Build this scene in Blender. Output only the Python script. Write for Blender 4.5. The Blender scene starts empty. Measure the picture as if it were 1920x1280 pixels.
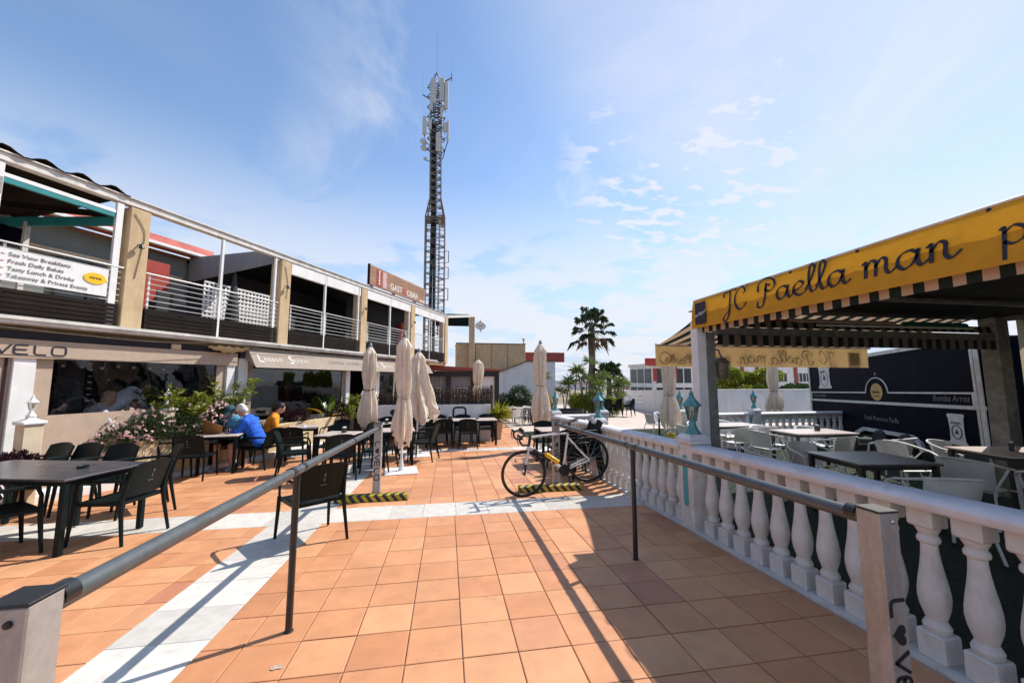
import bpy, bmesh, math, random
import numpy as np
from mathutils import Vector, Matrix, Euler
R = math.radians
random.seed(11); RNG = np.random.default_rng(11)
sc = bpy.context.scene
COL = sc.collection

# ------------------------------------------------------------------ camera
SLOPE = 0.0305                      # the plaza falls gently towards the sea
def fz(y): return -SLOPE * y        # height of the paving at distance y
CAMZ = 1.55
cam = bpy.data.cameras.new('camera'); camo = bpy.data.objects.new('camera', cam); COL.objects.link(camo)
cam.sensor_width = 36.0; cam.lens = 13.52; cam.clip_start = 0.05; cam.clip_end = 6000
camo.location = (0, 0, CAMZ)
camo.rotation_euler = (R(90 + 5.70), 0, R(-9.48))
sc.camera = camo
sc.render.resolution_x = 1024; sc.render.resolution_y = 682
# ------------------------------------------------------------------ sun and sky
SUN = Vector((0.77, 0.37, 1.0)).normalized()
sun_el = math.asin(SUN.z); sun_az = math.atan2(SUN.x, SUN.y)      # azimuth clockwise from +Y
sl = bpy.data.lights.new('sun', 'SUN'); sl.energy = 4.2; sl.angle = R(0.53); sl.color = (1.0, 0.95, 0.87)
slo = bpy.data.objects.new('sun', sl); COL.objects.link(slo); slo.location = (20, 10, 30)
slo.rotation_euler = (-SUN).to_track_quat('-Z', 'Y').to_euler()
sc.view_settings.view_transform = 'Standard'; sc.view_settings.look = 'None'
sc.view_settings.exposure = 0.55; sc.view_settings.gamma = 1.0; sc.view_settings.use_curve_mapping = False
W = bpy.data.worlds.new('World'); sc.world = W; W.use_nodes = True
def build_world():
    nt = W.node_tree; N = nt.nodes; L = nt.links; N.clear()
    out = N.new('ShaderNodeOutputWorld'); bg = N.new('ShaderNodeBackground'); bg.inputs['Strength'].default_value = 0.145
    sky = N.new('ShaderNodeTexSky'); sky.sky_type = 'NISHITA'; sky.sun_disc = False
    sky.sun_elevation = sun_el; sky.sun_rotation = sun_az; sky.altitude = 10
    sky.air_density = 1.0; sky.dust_density = 0.06; sky.ozone_density = 2.0
    tc = N.new('ShaderNodeTexCoord'); sep = N.new('ShaderNodeSeparateXYZ'); L.new(tc.outputs['Generated'], sep.inputs[0])
    def math_(op, a, b=None, clamp=False):
        m = N.new('ShaderNodeMath'); m.operation = op; m.use_clamp = clamp
        for i, x in enumerate((a, b)):
            if x is None: continue
            if isinstance(x, (int, float)): m.inputs[i].default_value = x
            else: L.new(x, m.inputs[i])
        return m.outputs[0]
    zz = math_('ADD', math_('MAXIMUM', sep.outputs['Z'], 0.0), 0.16)
    px = math_('DIVIDE', sep.outputs['X'], zz); py = math_('DIVIDE', sep.outputs['Y'], zz)
    cb = N.new('ShaderNodeCombineXYZ'); L.new(px, cb.inputs[0]); L.new(py, cb.inputs[1])
    def noise(scale, detail, rough, dist, off=(0, 0, 0), rot=0, sc3=(1, 1, 1)):
        mp = N.new('ShaderNodeMapping'); mp.inputs['Location'].default_value = off
        mp.inputs['Rotation'].default_value = (0, 0, R(rot)); mp.inputs['Scale'].default_value = sc3
        L.new(cb.outputs[0], mp.inputs[0])
        n = N.new('ShaderNodeTexNoise'); n.inputs['Scale'].default_value = scale; n.inputs['Detail'].default_value = detail
        n.inputs['Roughness'].default_value = rough; n.inputs['Distortion'].default_value = dist
        L.new(mp.outputs[0], n.inputs['Vector']); return n.outputs['Fac']
    def ramp(v, a, b):
        r = N.new('ShaderNodeMapRange'); r.interpolation_type = 'SMOOTHSTEP'
        L.new(v, r.inputs[0]); r.inputs[1].default_value = a; r.inputs[2].default_value = b; return r.outputs[0]
    def near_dir(az, el, r0, r1):
        """soft patch of weather round a compass direction (degrees clockwise from +Y, elevation)"""
        d = N.new('ShaderNodeVectorMath'); d.operation = 'DOT_PRODUCT'; L.new(tc.outputs['Generated'], d.inputs[0])
        d.inputs[1].default_value = (math.sin(R(az)) * math.cos(R(el)), math.cos(R(az)) * math.cos(R(el)), math.sin(R(el)))
        return ramp(d.outputs['Value'], math.cos(R(r1)), math.cos(R(r0)))
    veil = ramp(noise(0.55, 7, 0.58, 0.8, (3.1, 1.7, 0), 25, (1.0, 0.6, 1)), 0.40, 0.76)          # broad thin veils
    wisp = math_('MULTIPLY', ramp(noise(1.6, 9, 0.62, 0.8, (7.3, 2.2, 0), -35, (1.0, 0.5, 1)), 0.50, 0.74),
                 math_('MAXIMUM', near_dir(20, 34, 4, 24), ramp(noise(0.55, 2, 0.5, 0, (1.3, 9.1, 0)), 0.50, 0.68)))
    puff = math_('MULTIPLY', ramp(noise(10.5, 8, 0.52, 0.15, (2.7, 5.2, 0), 25, (0.8, 1.3, 1)), 0.45, 0.62),
                 math_('MULTIPLY', near_dir(36, 27, 8, 20), ramp(noise(1.9, 3, 0.5, 0.0, (4.9, 6.35, 0)), 0.30, 0.44)))      # a flock of small altocumulus
    low = ramp(sep.outputs['Z'], 0.52, 0.12)                                                     # cumulus banks gather near the horizon
    bank = math_('MULTIPLY', ramp(noise(1.5, 10, 0.56, 0.2, (9.4, 3.3, 0)), 0.40, 0.50), low)
    haze = math_('MULTIPLY', ramp(sep.outputs['Z'], 0.50, -0.12), 1.0)                        # milky sea air towards the horizon
    sheet = math_('MULTIPLY', near_dir(math.degrees(sun_az), math.degrees(sun_el), 12, 44), math_('ADD', math_('MULTIPLY', ramp(noise(1.3, 9, 0.60, 0.8, (0.4, 0.9, 0), -30, (1, .6, 1)), 0.34, 0.64), 0.5), 0.5))  # cirrus sheet that the sun stands in
    a = math_('MULTIPLY', veil, 0.32)
    a = math_('MAXIMUM', a, math_('MULTIPLY', wisp, 0.75)); a = math_('MAXIMUM', a, math_('MULTIPLY', puff, 0.85))
    a = math_('MAXIMUM', a, math_('MULTIPLY', bank, 0.85)); a = math_('MAXIMUM', a, math_('MULTIPLY', sheet, 0.9))
    mix = N.new('ShaderNodeMix'); mix.data_type = 'RGBA'; L.new(a, mix.inputs['Factor'])
    mh = N.new('ShaderNodeMix'); mh.data_type = 'RGBA'; L.new(math_('MULTIPLY', haze, 1.15, True), mh.inputs['Factor']); L.new(sky.outputs[0], mh.inputs['A']); mh.inputs['B'].default_value = HAZE
    L.new(mh.outputs['Result'], mix.inputs['A']); mix.inputs['B'].default_value = CLOUD
    L.new(mix.outputs['Result'], bg.inputs['Color']); L.new(bg.outputs[0], out.inputs[0])
CLOUD = (4.1, 4.2, 4.5, 1); HAZE = (2.8, 3.3, 4.1, 1)
build_world()
cy = sc.cycles; cy.max_bounces = 8; cy.transparent_max_bounces = 12; cy.caustics_reflective = False; cy.caustics_refractive = False

# ------------------------------------------------------------------ object helpers
def tag(o, label=None, cat=None, group=None, kind=None):
    if label: o['label'] = label
    if cat: o['category'] = cat
    if group: o['group'] = group
    if kind: o['kind'] = kind
    return o
def thing(name, label, cat, loc=(0, 0, 0), rz=0.0, group=None):
    o = bpy.data.objects.new(name, None); COL.objects.link(o); o.empty_display_size = 0.1
    o.location = loc; o.rotation_euler = (0, 0, rz); return tag(o, label, cat, group)
def link(name, me, parent=None, loc=(0, 0, 0), rot=(0, 0, 0), scale=(1, 1, 1)):
    o = bpy.data.objects.new(name, me); COL.objects.link(o); o.parent = parent
    o.location = loc; o.rotation_euler = rot; o.scale = scale; return o
def copy_tree(o, parent=None):
    c = o.copy(); COL.objects.link(c); c.parent = parent
    for ch in o.children: copy_tree(ch, c)
    return c
def place(proto, used, loc, rz, label=None, group=None, tilt=None):
    """first call moves the prototype itself, later calls copy it with its parts"""
    if not used: o = proto; used.append(1)
    else: o = copy_tree(proto)
    o.location = loc; o.rotation_euler = (tilt[0], tilt[1], rz) if tilt else (0, 0, rz)
    if label: o['label'] = label
    if group: o['group'] = group
    return o

class MB:
    """collects shapes into one mesh"""
    def __init__(s): s.v = []; s.f = []
    def add(s, vs, fs, M=None):
        b = len(s.v)
        s.v += [tuple(M @ Vector(p)) for p in vs] if M is not None else [tuple(p) for p in vs]
        s.f += [tuple(i + b for i in q) for q in fs]; return s
    def box(s, c, d, rz=0.0, ch=0.0, M=None):
        hx, hy, hz = d[0] / 2, d[1] / 2, d[2] / 2
        T = Matrix.Translation(c) @ Matrix.Rotation(rz, 4, 'Z')
        if M is not None: T = M @ T
        if ch <= 0:
            vs = [(x, y, z) for z in (-hz, hz) for x, y in ((-hx, -hy), (hx, -hy), (hx, hy), (-hx, hy))]
            return s.add(vs, [(3, 2, 1, 0), (4, 5, 6, 7), (0, 1, 5, 4), (1, 2, 6, 5), (2, 3, 7, 6), (3, 0, 4, 7)], T)
        vs = []; idx = {}
        for sx in (-1, 1):
            for sy in (-1, 1):
                for sz in (-1, 1):
                    for a in range(3):
                        p = [sx * (hx - ch), sy * (hy - ch), sz * (hz - ch)]
                        p[a] = (sx * hx, sy * hy, sz * hz)[a]
                        idx[(sx, sy, sz, a)] = len(vs); vs.append(tuple(p))
        fs = []
        I = lambda sx, sy, sz, a: idx[(sx, sy, sz, a)]
        for q in (-1, 1):
            f0 = [I(q, -1, -1, 0), I(q, 1, -1, 0), I(q, 1, 1, 0), I(q, -1, 1, 0)]
            f1 = [I(-1, q, -1, 1), I(-1, q, 1, 1), I(1, q, 1, 1), I(1, q, -1, 1)]
            f2 = [I(-1, -1, q, 2), I(1, -1, q, 2), I(1, 1, q, 2), I(-1, 1, q, 2)]
            for f in (f0, f1, f2): fs.append(tuple(f if q > 0 else f[::-1]))
        for p in (-1, 1):
            for q in (-1, 1):
                e0 = [I(-1, p, q, 1), I(1, p, q, 1), I(1, p, q, 2), I(-1, p, q, 2)]
                e1 = [I(p, -1, q, 0), I(p, 1, q, 0), I(p, 1, q, 2), I(p, -1, q, 2)]
                e2 = [I(p, q, -1, 0), I(p, q, 1, 0), I(p, q, 1, 1), I(p, q, -1, 1)]
                fs.append(tuple(e0 if p * q < 0 else e0[::-1])); fs.append(tuple(e1 if p * q > 0 else e1[::-1])); fs.append(tuple(e2 if p * q < 0 else e2[::-1]))
        for k in ((a, b, c_) for a in (-1, 1) for b in (-1, 1) for c_ in (-1, 1)):
            t = [I(*k, 0), I(*k, 1), I(*k, 2)]
            fs.append(tuple(t if k[0] * k[1] * k[2] > 0 else t[::-1]))
        return s.add(vs, fs, T)
    def span(s, a, b, ch=0.0, M=None):
        """box from corner a to corner b"""
        return s.box([(a[i] + b[i]) / 2 for i in range(3)], [abs(b[i] - a[i]) for i in range(3)], 0, ch, M)
    def bar(s, a, b, w, h=None, up=(0, 0, 1), ch=0.0):
        """rectangular bar from a to b"""
        a, b = Vector(a), Vector(b); d = b - a; L = d.length; x = d / L; u = Vector(up)
        y = u.cross(x)
        if y.length < 1e-4: y = Vector((0, 1, 0)).cross(x)
        y.normalize(); z = x.cross(y)
        T = Matrix(((x.x, y.x, z.x, (a.x + b.x) / 2), (x.y, y.y, z.y, (a.y + b.y) / 2), (x.z, y.z, z.z, (a.z + b.z) / 2), (0, 0, 0, 1)))
        return s.box((0, 0, 0), (L, w, h or w), 0, ch, T)
    def tube(s, pts, r, n=8, closed=False, cap=True, M=None, sq=1.0):
        P = [Vector(p) for p in pts]; m = len(P); rr = r if isinstance(r, (list, tuple)) else [r] * m
        vs = []; nrm = None
        for i in range(m):
            a = P[i - 1] if (i > 0 or closed) else P[i]; b = P[(i + 1) % m] if (i < m - 1 or closed) else P[i]
            t = (b - a).normalized()
            if nrm is None: nrm = Vector((0, 0, 1)) if abs(t.z) < 0.9 else Vector((1, 0, 0))
            nrm = nrm - t * nrm.dot(t)
            if nrm.length < 1e-5: nrm = t.orthogonal()
            nrm.normalize(); bn = t.cross(nrm)
            for k in range(n):
                an = 2 * math.pi * k / n; vs.append(P[i] + (nrm * math.cos(an) * sq + bn * math.sin(an)) * rr[i])
        fs = []
        for i in range(m if closed else m - 1):
            j = (i + 1) % m
            for k in range(n): fs.append((i * n + k, i * n + (k + 1) % n, j * n + (k + 1) % n, j * n + k))
        if cap and not closed: fs.append(tuple(range(n))[::-1]); fs.append(tuple(range((m - 1) * n, m * n)))
        return s.add(vs, fs, M)
    def lathe(s, prof, n=16, c=(0, 0, 0), M=None, rot=0.0):
        vs = []; fs = []; m = len(prof)
        for r, z in prof:
            for k in range(n):
                an = 2 * math.pi * k / n + rot; vs.append((c[0] + r * math.cos(an), c[1] + r * math.sin(an), c[2] + z))
        for i in range(m - 1):
            for k in range(n): fs.append((i * n + k, i * n + (k + 1) % n, (i + 1) * n + (k + 1) % n, (i + 1) * n + k))
        fs.append(tuple(range(n))[::-1]); fs.append(tuple(range((m - 1) * n, m * n)))
        return s.add(vs, fs, M)
    def ball(s, c, r, n=10, m=7, M=None):
        rx, ry, rz = r if isinstance(r, (tuple, list)) else (r, r, r); vs = []; fs = []
        for i in range(1, m):
            th = math.pi * i / m
            for k in range(n):
                an = 2 * math.pi * k / n; vs.append((c[0] + rx * math.sin(th) * math.cos(an), c[1] + ry * math.sin(th) * math.sin(an), c[2] + rz * math.cos(th)))
        t = len(vs); vs += [(c[0], c[1], c[2] + rz), (c[0], c[1], c[2] - rz)]
        for i in range(m - 2):
            for k in range(n): fs.append((i * n + k, (i + 1) * n + k, (i + 1) * n + (k + 1) % n, i * n + (k + 1) % n))
        for k in range(n): fs.append((t, k, (k + 1) % n)); fs.append((t + 1, (m - 2) * n + (k + 1) % n, (m - 2) * n + k))
        return s.add(vs, fs, M)
    def poly(s, pts, M=None): return s.add(pts, [tuple(range(len(pts)))], M)
    def prism(s, pts, vec, M=None):
        """polygon pts (3D) extruded along vec"""
        n = len(pts); v = Vector(vec); a = [Vector(p) for p in pts]
        fs = [tuple(range(n))[::-1], tuple(range(n, 2 * n))] + [(i, (i + 1) % n, n + (i + 1) % n, n + i) for i in range(n)]
        return s.add(a + [p + v for p in a], fs, M)
    def grid(s, nu, nv, fn, M=None):
        vs = [fn(i / nu, j / nv) for j in range(nv + 1) for i in range(nu + 1)]
        fs = [(j * (nu + 1) + i, j * (nu + 1) + i + 1, (j + 1) * (nu + 1) + i + 1, (j + 1) * (nu + 1) + i) for j in range(nv) for i in range(nu)]
        return s.add(vs, fs, M)
    def mesh(s, name, m=None, smooth=True, angle=35, fix=True):
        me = bpy.data.meshes.new(name); me.from_pydata(s.v, [], s.f)
        if fix:
            bm = bmesh.new(); bm.from_mesh(me); bmesh.ops.recalc_face_normals(bm, faces=bm.faces); bm.to_mesh(me); bm.free()
        if m: me.materials.append(m)
        if smooth:
            me.polygons.foreach_set('use_smooth', [True] * len(me.polygons)); me.set_sharp_from_angle(angle=R(angle))
        me.update(); return me
    def build(s, name, m, parent=None, loc=(0, 0, 0), rot=(0, 0, 0), smooth=True, angle=35, fix=True):
        return link(name, s.mesh(name, m, smooth, angle, fix), parent, loc, rot)

def catmull(pts, k=8, closed=False):
    P = [np.array(p, float) for p in pts]; n = len(P); out = []
    for i in range(n if closed else n - 1):
        g = (lambda j: P[j % n]) if closed else (lambda j: P[min(max(j, 0), n - 1)])
        a, b, c, d = g(i - 1), g(i), g(i + 1), g(i + 2)
        for t in np.linspace(0, 1, k, endpoint=False):
            out.append(0.5 * ((2 * b) + (-a + c) * t + (2 * a - 5 * b + 4 * c - d) * t * t + (-a + 3 * b - 3 * c + d) * t ** 3))
    if not closed: out.append(P[-1])
    return out

# ------------------------------------------------------------------ lettering
def ribbon(mb, pts, w, nib=None, M=None):
    """flat pen stroke in the XY plane, with thickness 3 mm along Z"""
    P = [np.array(p, float) for p in pts]; n = len(P); Lf = []; Rt = []
    for i in range(n):
        t = P[min(i + 1, n - 1)] - P[max(i - 1, 0)]; t = t / (np.linalg.norm(t) + 1e-9)
        ww = w
        if nib is not None: ww = w * (0.30 + 0.70 * abs(math.sin(math.atan2(t[1], t[0]) - nib)))
        q = np.array((-t[1], t[0])) * ww / 2; Lf.append(P[i] + q); Rt.append(P[i] - q)
    for z0 in (0,):
        vs = [(p[0], p[1], z) for z in (0.0, 0.003) for p in Lf + Rt]; m = 2 * n; fs = []
        for i in range(n - 1):
            fs.append((m + i, m + i + 1, m + n + i + 1, m + n + i)); fs.append((i + 1, i, n + i, n + i + 1))
            fs.append((i, i + 1, m + i + 1, m + i)); fs.append((n + i + 1, n + i, m + n + i, m + n + i + 1))
        fs.append((0, m, m + n, n)); fs.append((n - 1, 2 * n - 1, m + 2 * n - 1, m + n - 1))
        mb.add(vs, fs, M)
CURS = {
 'a': ([[(.85, .78), (.6, 1.0), (.2, .85), (.05, .4), (.25, .02), (.6, .2), (.85, .7)], [(.92, 1.0), (.82, .4), (.95, .03), (1.25, .28)]], 1.18),
 'e': ([[(0, .35), (.45, .5), (.75, .8), (.5, 1.02), (.15, .75), (.1, .3), (.4, 0), (.75, .1), (1.0, .35)]], .92),
 'l': ([[(-.05, .3), (.35, 1.0), (.62, 1.75), (.42, 2.0), (.25, 1.5), (.2, .6), (.35, .03), (.72, .28)]], .64),
 'm': ([[(0, .85), (.17, 1.0), (.15, .5), (.12, 0)], [(.14, .55), (.4, 1.0), (.62, .88), (.6, .4), (.57, 0)], [(.6, .55), (.86, 1.0), (1.08, .88), (1.04, .3), (1.2, .02), (1.5, .3)]], 1.48),
 'n': ([[(0, .85), (.17, 1.0), (.15, .5), (.12, 0)], [(.14, .55), (.42, 1.0), (.66, .88), (.62, .3), (.8, .02), (1.15, .35)]], 1.1),
 'p': ([[(.02, .9), (.17, 1.0), (.14, .2), (.08, -.85)], [(.14, .65), (.5, 1.02), (.85, .7), (.75, .2), (.4, 0), (.13, .2)]], 1.05),
 'r': ([[(0, .85), (.17, 1.0), (.15, .5), (.12, 0)], [(.14, .5), (.4, .98), (.65, .85)]], .7),
 'i': ([[(0, .8), (.2, 1.0), (.14, .3), (.3, .02), (.55, .3)], [(.2, 1.35), (.24, 1.45), (.2, 1.5)]], .55),
 'u': ([[(0, .85), (.17, 1.0), (.1, .3), (.35, 0), (.7, .4), (.8, 1.0)], [(.82, 1.0), (.76, .3), (.95, .02), (1.2, .3)]], 1.15),
 'J': ([[(.15, 1.45), (.2, 1.85), (.6, 1.85), (1.15, 2.05)], [(.85, 1.92), (.72, .8), (.55, -.3), (.2, -.85), (-.02, -.55), (.3, -.12), (.72, .2)]], 1.05),
 'C': ([[(1.0, 1.35), (1.22, 1.55), (1.1, 1.95), (.7, 1.9), (.3, 1.4), (.2, .7), (.5, .05), (.95, .12), (1.25, .5)]], 1.4),
 'P': ([[(.8, 1.65), (.62, .5), (.35, -.25), (-.02, -.15), (.05, .25)], [(.1, 1.05), (.15, 1.6), (.65, 2.02), (1.3, 1.85), (1.45, 1.3), (1.05, .92), (.7, 1.1), (.82, 1.45), (1.12, 1.38)]], 1.5),
 ' ': ([], .9)}
def cursive(text, xh, wt, M=None, mb=None):
    """handwritten sign lettering, x-height xh, starting at the local origin; returns builder and width"""
    mb = mb or MB(); x = 0.0
    for chh in text:
        st, adv = CURS[chh]
        for s_ in st: ribbon(mb, [(x + p[0] * xh, p[1] * xh) for p in catmull(s_, 7)], wt, R(35), M)
        x += adv * xh
    return mb, x
def velo_strokes(text, h, wt, M=None, mb=None):
    """wide rounded techno capitals: V E L O, and a heart"""
    mb = mb or MB(); x = 0.0; w = h * 1.15; c = h * .25
    for chh in text:
        if chh == 'V': S = [[(0, h), (w * .5, 0)], [(w * .46, 0), (w * 1.0, h)]]
        elif chh == 'E': S = [[(w * .9, h), (c, h), (c * .3, h - c * .3), (0, h - c), (0, c), (c * .3, c * .3), (c, 0), (w * .9, 0)], [(0, h * .5), (w * .8, h * .5)]]
        elif chh == 'L': S = [[(0, h), (0, c), (c * .3, c * .3), (c, 0), (w * .8, 0)]]
        elif chh == 'O':
            S = [[(c, 0), (w - c, 0), (w - c * .3, c * .3), (w, c), (w, h - c), (w - c * .3, h - c * .3), (w - c, h), (c, h), (c * .3, h - c * .3), (0, h - c), (0, c), (c * .3, c * .3), (c, 0)]]
        elif chh == '@':   # heart
            pts = [(w * (.5 + .5 * (16 * math.sin(t) ** 3) / 16), h * (.5 + .52 * (13 * math.cos(t) - 5 * math.cos(2 * t) - 2 * math.cos(3 * t) - math.cos(4 * t)) / 16)) for t in np.linspace(0, 2 * math.pi, 24, endpoint=False)]
            mb.prism([(x + a, b, 0) for a, b in pts], (0, 0, .003), M); S = []
        for q in S: ribbon(mb, [(x + a, b) for a, b in q], wt, None, M)
        x += w * (1.0 if chh in 'VL' else 1.12) + h * .22
    return mb, x
_dg = bpy.context.evaluated_depsgraph_get
def text_mesh(s, size, m, shear=0.0, align='LEFT', space=1.0, bold=0.0, ext=0.0015):
    cu = bpy.data.curves.new('lettering', 'FONT'); cu.body = s; cu.size = size; cu.shear = shear; cu.align_x = align
    cu.space_character = space; cu.extrude = ext; cu.offset = bold; cu.resolution_u = 3
    o = bpy.data.objects.new('lettering_tmp', cu); COL.objects.link(o); bpy.context.view_layer.update()
    me = bpy.data.meshes.new_from_object(o.evaluated_get(_dg())); bpy.data.objects.remove(o); bpy.data.curves.remove(cu)
    me.materials.clear(); me.materials.append(m); me.name = 'lettering'; return me

# ------------------------------------------------------------------ materials
def mat(name, col, rough=0.6, var=0.12, scale=6.0, bump=0.0, bscale=60.0, metal=0.0, spec=0.5, col2=None, coat=0.0, stretch=(1, 1, 1), rand=0.0, sheen=0.0, dirt=None):
    m = bpy.data.materials.new(name); m.use_nodes = True; nt = m.node_tree; N = nt.nodes; L = nt.links
    b = N['Principled BSDF']; b.inputs['Roughness'].default_value = rough; b.inputs['Metallic'].default_value = metal
    b.inputs['Specular IOR Level'].default_value = spec; b.inputs['Coat Weight'].default_value = coat
    if sheen: b.inputs['Sheen Weight'].default_value = sheen
    tc = N.new('ShaderNodeTexCoord'); mp = N.new('ShaderNodeMapping'); mp.inputs['Scale'].default_value = stretch
    L.new(tc.outputs['Object'], mp.inputs[0])
    n = N.new('ShaderNodeTexNoise'); n.inputs['Scale'].default_value = scale; n.inputs['Detail'].default_value = 6; n.inputs['Roughness'].default_value = 0.62
    L.new(mp.outputs[0], n.inputs['Vector'])
    c2 = col2 or tuple(max(0, c * (1 - var * 2.2)) for c in col); c1 = tuple(min(1, c * (1 + var * .8)) for c in col) if not col2 else col
    r = N.new('ShaderNodeValToRGB'); r.color_ramp.elements[0].position = .30; r.color_ramp.elements[1].position = .68
    r.color_ramp.elements[0].color = (*c2, 1); r.color_ramp.elements[1].color = (*c1, 1)
    L.new(n.outputs['Fac'], r.inputs[0]); last = r.outputs[0]
    if rand:
        oi = N.new('ShaderNodeObjectInfo'); ge = N.new('ShaderNodeNewGeometry'); ad = N.new('ShaderNodeMath'); ad.operation = 'ADD'
        L.new(oi.outputs['Random'], ad.inputs[0]); L.new(ge.outputs['Random Per Island'], ad.inputs[1])
        fr = N.new('ShaderNodeMath'); fr.operation = 'FRACT'; L.new(ad.outputs[0], fr.inputs[0])
        mr = N.new('ShaderNodeMapRange'); L.new(fr.outputs[0], mr.inputs[0]); mr.inputs[3].default_value = 1 - rand; mr.inputs[4].default_value = 1 + rand * .6
        hs = N.new('ShaderNodeHueSaturation'); L.new(mr.outputs[0], hs.inputs['Value']); L.new(last, hs.inputs['Color']); last = hs.outputs[0]
    if dirt:      # (colour, scale, amount, stretch): blotches and runs with a shape of their own
        m3 = N.new('ShaderNodeMapping'); m3.inputs['Scale'].default_value = dirt[3]; L.new(tc.outputs['Object'], m3.inputs[0])
        n3 = N.new('ShaderNodeTexNoise'); n3.inputs['Scale'].default_value = dirt[1]; n3.inputs['Detail'].default_value = 8; n3.inputs['Roughness'].default_value = .68
        oi3 = N.new('ShaderNodeObjectInfo'); av = N.new('ShaderNodeVectorMath'); av.operation = 'ADD'; cv = N.new('ShaderNodeCombineXYZ'); k3 = N.new('ShaderNodeMath'); k3.operation = 'MULTIPLY'; k3.inputs[1].default_value = 57
        L.new(oi3.outputs['Random'], k3.inputs[0]); L.new(k3.outputs[0], cv.inputs[0]); L.new(k3.outputs[0], cv.inputs[1]); L.new(m3.outputs[0], av.inputs[0]); L.new(cv.outputs[0], av.inputs[1]); L.new(av.outputs[0], n3.inputs['Vector'])
        q3 = N.new('ShaderNodeMapRange'); L.new(n3.outputs['Fac'], q3.inputs[0]); q3.inputs[1].default_value = .50; q3.inputs[2].default_value = .72; q3.inputs[4].default_value = dirt[2]
        x3 = N.new('ShaderNodeMix'); x3.data_type = 'RGBA'; L.new(q3.outputs[0], x3.inputs['Factor']); L.new(last, x3.inputs['A']); x3.inputs['B'].default_value = (*dirt[0], 1); last = x3.outputs['Result']
    L.new(last, b.inputs['Base Color'])
    rr = N.new('ShaderNodeMapRange'); L.new(n.outputs['Fac'], rr.inputs[0]); rr.inputs[3].default_value = min(1, rough * 1.15); rr.inputs[4].default_value = rough * .85
    L.new(rr.outputs[0], b.inputs['Roughness'])
    if bump:
        n2 = N.new('ShaderNodeTexNoise'); n2.inputs['Scale'].default_value = bscale; n2.inputs['Detail'].default_value = 4; L.new(mp.outputs[0], n2.inputs['Vector'])
        bp = N.new('ShaderNodeBump'); bp.inputs['Strength'].default_value = bump; bp.inputs['Distance'].default_value = .01
        L.new(n2.outputs['Fac'], bp.inputs['Height']); L.new(bp.outputs[0], b.inputs['Normal'])
    return m
def leafmat(name, col, col2=None, trans=0.35, rand=0.35, rough=.45, **kw):
    m = mat(name, col, rough, .15, 9, col2=col2, rand=rand, **kw); nt = m.node_tree; N = nt.nodes; L = nt.links; b = N['Principled BSDF']
    t = N.new('ShaderNodeBsdfTranslucent'); mx = N.new('ShaderNodeMixShader'); mx.inputs[0].default_value = trans
    src = b.inputs['Base Color'].links[0].from_socket; L.new(src, t.inputs[0])
    L.new(b.outputs[0], mx.inputs[1]); L.new(t.outputs[0], mx.inputs[2]); L.new(mx.outputs[0], N['Material Output'].inputs[0]); return m
def clothmat(name, col, trans=.3, var=.08, scale=5, rough=.9, bump=.15):
    m = leafmat(name, col, tuple(c * (1 - var * 2) for c in col), trans, 0.0, rough, bump=.35, bscale=14, dirt=(tuple(c * .62 for c in col), 3.0, .35, (1, 1, .35))); return m
def glassmat(name, tint=(.5, .53, .56), refl=.10, rough=.02, wav=0.0, wscale=5.0):
    m = bpy.data.materials.new(name); m.use_nodes = True; nt = m.node_tree; N = nt.nodes; L = nt.links; N.remove(N['Principled BSDF'])
    t = N.new('ShaderNodeBsdfTransparent'); t.inputs[0].default_value = (*tint, 1); g = N.new('ShaderNodeBsdfGlossy'); g.inputs['Roughness'].default_value = rough
    fr = N.new('ShaderNodeFresnel'); fr.inputs[0].default_value = 1.5; ad = N.new('ShaderNodeMath'); ad.operation = 'ADD'; ad.use_clamp = True
    L.new(fr.outputs[0], ad.inputs[0]); ad.inputs[1].default_value = refl
    if wav:
        tc = N.new('ShaderNodeTexCoord'); n = N.new('ShaderNodeTexNoise'); n.inputs['Scale'].default_value = wscale; L.new(tc.outputs['Object'], n.inputs[0])
        bp = N.new('ShaderNodeBump'); bp.inputs['Strength'].default_value = wav; bp.inputs['Distance'].default_value = .05; L.new(n.outputs['Fac'], bp.inputs['Height']); L.new(bp.outputs[0], g.inputs['Normal'])
    mx = N.new('ShaderNodeMixShader'); L.new(ad.outputs[0], mx.inputs[0]); L.new(t.outputs[0], mx.inputs[1]); L.new(g.outputs[0], mx.inputs[2])
    L.new(mx.outputs[0], N['Material Output'].inputs[0]); return m
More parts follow.
